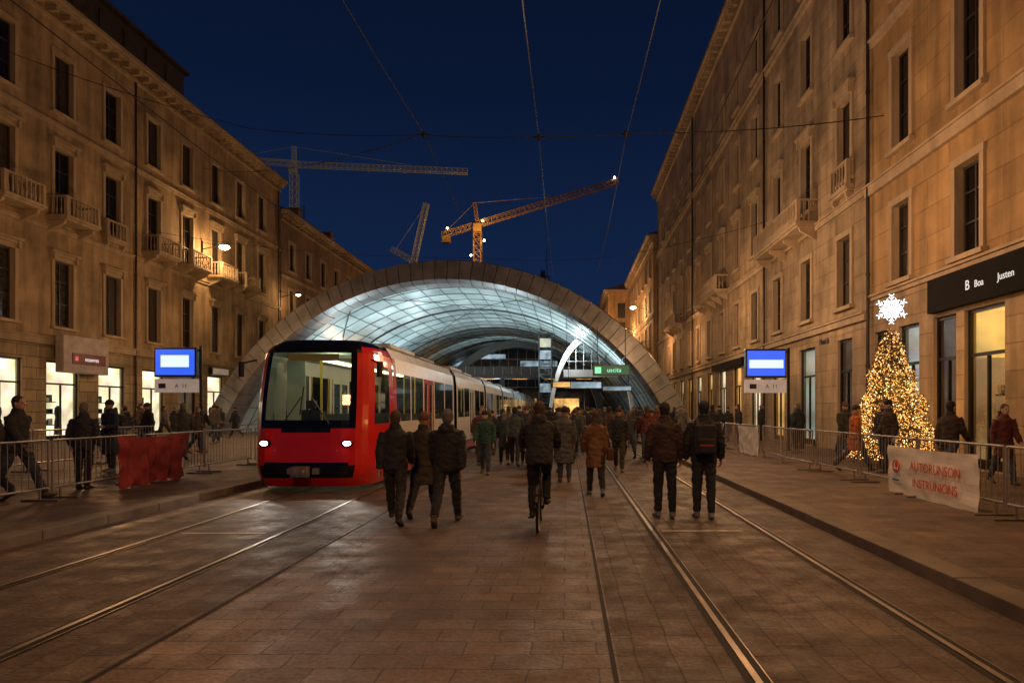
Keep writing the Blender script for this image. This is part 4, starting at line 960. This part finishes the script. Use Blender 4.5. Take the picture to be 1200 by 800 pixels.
for a in [(2,7.15,28.5,1.7,math.pi/2,BLK,'person in black jacket on pavement by shops'),(3,9.2,27.5,1.62,-.3,(.015,.06,.03),'woman in green coat beside lit shop door'),
 (0,8.6,21.2,1.72,math.pi,BLK,'person in black jacket walking past shops'),(7,7.55,16.0,1.72,math.pi/2,(.03,.02,.018),'person in dark jacket in front of lit tree'),
 (4,7.0,16.6,1.66,-math.pi/2,(.28,.08,.02),'person in orange coat beside lit christmas tree'),(3,8.7,13.6,1.6,math.pi,MAR,'woman in maroon coat walking along shop fronts'),
 (1,9.1,12.9,1.7,math.pi,BLK,'person in black hooded jacket by shop fronts'),(2,8.2,24.2,1.7,.5,NAV,'person in navy jacket on pavement'),
 (0,5.1,24,1.7,0,BLK,'person in black jacket beside the barrier'),(6,5.0,30,1.72,0,GRY,'person in grey long coat near the canopy'),(4,4.6,34,1.7,math.pi,BRN,'person in brown coat near the canopy'),
 (1,5.8,37,1.7,0,BLK,'person in black hooded jacket by canopy foot'),(7,7.6,34,1.7,1.2,BLK,'person in black jacket and beanie by shops'),(3,8.4,38,1.6,2,BRN,'woman in brown coat by lit shops'),
 (2,7.9,17.0,1.7,2.0,BLK,'person in black jacket beside lit christmas tree'),(0,7.4,13.2,1.68,-1.2,(.03,.018,.014),'person in dark brown jacket behind the barrier'),(7,8.0,19.6,1.7,.4,BLK,'person in black jacket and beanie walking past shops'),
 (4,7.4,31.5,1.7,0,BLK,'person in black coat on pavement'),(1,6.8,40,1.7,2.6,NAV,'person in navy hooded jacket near shops'),(2,8.8,31,1.7,-1.5,BLK,'person in black jacket by shop windows'),
 (0,-8.95,11.1,1.74,-math.pi/2,BLK,'person in black jacket behind the barrier'),(4,-9.5,11.2,1.7,math.pi/2,(.03,.02,.02),'person in dark coat and beanie behind the barrier'),
 (2,-9.0,12.7,1.6,.2,(.02,.02,.03),'person in dark jacket leaning near the barrier'),(6,-10.9,16.3,1.7,math.pi*.9,NAV,'person in long navy coat on the platform'),
 (7,-13.2,21.5,1.7,2.5,BLK,'person in black jacket and beanie on platform'),(0,-11.6,20.6,1.72,.4,(.05,.045,.04),'person in grey jacket on platform'),(3,-12.6,23.2,1.6,-1,BRN,'woman in brown coat on platform'),
 (1,-18.5,29.5,1.7,1.5,BLK,'person in black hooded jacket near lit shops'),(0,-19.5,33,1.7,-1.5,GRY,'person in grey jacket near lit shops'),(3,-20.5,31,1.6,1.5,BRN,'woman in brown coat near lit shops'),
 (7,-19,37,1.7,-1.2,BLK,'person in black jacket and beanie near shops'),(4,-17.5,36,1.7,1.5,NAV,'person in navy coat near shops'),(0,-14.5,27,1.7,0,BLK,'person in black jacket on the platform'),(2,-9.2,24,1.7,0,BLK,'person waiting in black jacket on the platform'),
 (1,-16.2,25,1.7,1.4,BLK,'person in black hooded jacket walking on the platform'),(2,-17.0,27.2,1.72,-1.4,(.03,.022,.018),'person in dark brown jacket on the platform'),(4,-21,36.5,1.7,.2,BLK,'person in black coat at a shop window'),(7,-15.5,30,1.7,2.8,GRY,'person in grey jacket and beanie on the platform'),(3,-20.8,41,1.62,0,BLK,'woman in black coat near lit shops')]: side(*a)
# bicycle
rb=thing('bicycle','dark city bicycle ridden towards the canopy','bicycle',(-.38,9.38,0),0)
for yy in(-.52,.52):
    b=MB(); b.torus((0,yy,.34),.32,.02,'x',28,6); o=b.obj('wheel',M['black'],rb)
    b=MB(); b.torus((0,yy,.34),.298,.01,'x',28,4); 
    for k in range(10): a=k*.628; b.cyl((0,yy,.34),(0,yy+.3*math.cos(a),.34+.3*math.sin(a)),.002,n=3)
    b.obj('rim',M['galv'],o)
b=MB()
for p,q,r in (((0,-.52,.34),(0,-.08,.28),.012),((0,-.08,.28),(0,-.2,.86),.017),((0,-.52,.34),(0,-.18,.76),.01),((0,-.08,.28),(0,.36,.68),.018),((0,-.18,.74),(0,.34,.8),.016),((0,.52,.34),(0,.35,.7),.014),((0,.35,.68),(0,.3,1.03),.015)): b.cyl(p,q,r,n=8)
b.obj('frame',M['dark'],rb)
b=MB(); b.cyl((-.06,-.08,.28),(.06,-.08,.28),.03,n=8); b.cyl((-.06,-.08,.28),(-.07,-.0,.14),.01,n=6); b.cyl((.06,-.08,.28),(.07,-.16,.42),.01,n=6); b.box(-.16,-.07,-.05,.05,.12,.14); b.box(.07,.16,-.21,-.11,.41,.43); b.obj('crankset',M['dark'],rb)
b=MB(); b.loft([(-.3,.16,1.06),(-.2,.26,1.06),(0,.32,1.03),(.2,.26,1.06),(.3,.16,1.06)],.013,8); b.obj('handlebar',M['galv'],rb)
b=MB(); b.loft([(0,-.34,.9),(0,-.24,.91),(0,-.1,.9),(0,-.02,.89)],[(.06,.02),(.085,.03),(.035,.02),(.02,.012)],10); b.cyl((0,-.2,.82),(0,-.2,.9),.012,n=6); b.obj('saddle',M['black'],rb,smooth=True)
b=MB(); b.loft([(0,-.9,.45),(0,-.82,.6),(0,-.62,.71),(0,-.4,.69)],[(.03,.004)]*4,6); b.obj('mudguard',M['dark'],rb)
b=MB(); b.ell((0,-.88,.55),(.022,.012,.018),8,6); b.obj('rear_reflector',mat('reflector',(.10,.01,.01),.3),rb)
# ------------------------------------------------------------------ lights
def point(x,y,z,e,c,r=.5):
    l=bpy.data.lights.new('light','POINT');l.energy=e;l.color=c;l.shadow_soft_size=r;o=bpy.data.objects.new('unseen_light_source',l);COL.objects.link(o);o.location=(x,y,z);return o  # unseen source without a lamp body, also used for fills and glows
WM=(1,.51,.21);WM2=(1,.57,.27)
point(-1.5,-1,7.5,1400,(1,.53,.24),.7)  # added fill behind the camera for people's backs and the tram front
point(0,14,8.5,600,(1,.6,.32),.5); point(0,27,8,420,(1,.72,.46),.5)  # added lights above the plaza to brighten tram side and crowd
point(-16,24,5.5,680,WM,.5); point(-17,38,5.5,640,WM2,.5); point(-17,52,6,420,WM,.5); point(-17,72,7,520,WM,.5)
point(3.9,9,6.5,400,WM,.4); point(5.2,18,6.5,540,WM,.4); point(5.2,27,6.5,600,WM2,.4); point(5.4,38,7,700,WM2,.4)
point(8.0,52,7,340,WM,.3); point(8.0,66,8,400,WM,.3); point(5,92,12,1900,WM,.5); point(2,104,10,2000,WM,.5)
point(8.5,16.7,2.2,55,(1,.48,.13),.4); point(8.5,17.9,1.1,55,(1,.48,.13),.3); point(8.5,17.9,2.2,36,(1,.48,.13),.2)  # added amber lights that make the tree's needles glow
point(-17,133,36,2600,(1,.6,.25),.5)  # added light to brighten the orange crane, no lamp there
def up(x,y,z,e,c,ang=150,rx=math.pi):
    l=bpy.data.lights.new('uplight','SPOT');l.energy=e;l.color=c;l.spot_size=rad(ang);l.spot_blend=.6;l.shadow_soft_size=.3;o=bpy.data.objects.new('canopy_uplight',l);COL.objects.link(o);o.location=(x,y,z);o.rotation_euler=(rx,0,0)
CW=(.76,.95,1)
for x,y,e in ((-13.5,48,1200),(-6,50,1500),(2,49,750),(-14,62,1000),(-3,60,1200),(-8,76,800)): up(x,y,3.4,e,CW)
point(0,55,6.2,300,CW,.4); point(-12,60,6,240,CW,.4)  # cool lights under the vault without fittings
for s in(-1,1):
    l=bpy.data.lights.new('beam','SPOT');l.energy=50;l.color=(1,.93,.8);l.spot_size=rad(70);l.shadow_soft_size=.1;o=bpy.data.objects.new('headlight_beam',l);COL.objects.link(o);o.parent=rt;o.location=(s*.8,-.06,.95);o.rotation_euler=(rad(80),0,math.pi)
l=bpy.data.lights.new('cab_light','POINT');l.energy=12;l.color=(.9,1,.75);l.shadow_soft_size=.1;o=bpy.data.objects.new('cab_light',l);COL.objects.link(o);o.parent=rt;o.location=(.2,1.2,2.55)
# ------------------------------------------------------------------ world
w=bpy.data.worlds.new('World');sc.world=w;w.use_nodes=True;nt=w.node_tree;bg=nt.nodes['Background']
tc=N(nt,'ShaderNodeTexCoord');sp=N(nt,'ShaderNodeSeparateXYZ');nt.links.new(tc.outputs['Generated'],sp.inputs[0])
cr=N(nt,'ShaderNodeValToRGB');nt.links.new(sp.outputs[2],cr.inputs[0]);E=cr.color_ramp.elements
E[0].position=0;E[0].color=(.010,.024,.07,1);E[1].position=.7;E[1].color=(.0022,.0050,.017,1)
e=E.new(.2);e.color=(.0055,.016,.055,1);e=E.new(.42);e.color=(.003,.0085,.031,1)
nt.links.new(cr.outputs[0],bg.inputs[0]);bg.inputs[1].default_value=1.0
# ------------------------------------------------------------------ camera
cd=bpy.data.cameras.new('camera');co=bpy.data.objects.new('camera',cd);COL.objects.link(co);sc.camera=co
co.location=(0,0,1.6);co.rotation_euler=(math.pi/2,0,0);cd.lens=24;cd.sensor_width=36;cd.shift_x=-.054;cd.shift_y=.0667;cd.clip_end=3000
sc.view_settings.view_transform='Standard';sc.view_settings.look='None';sc.view_settings.exposure=0
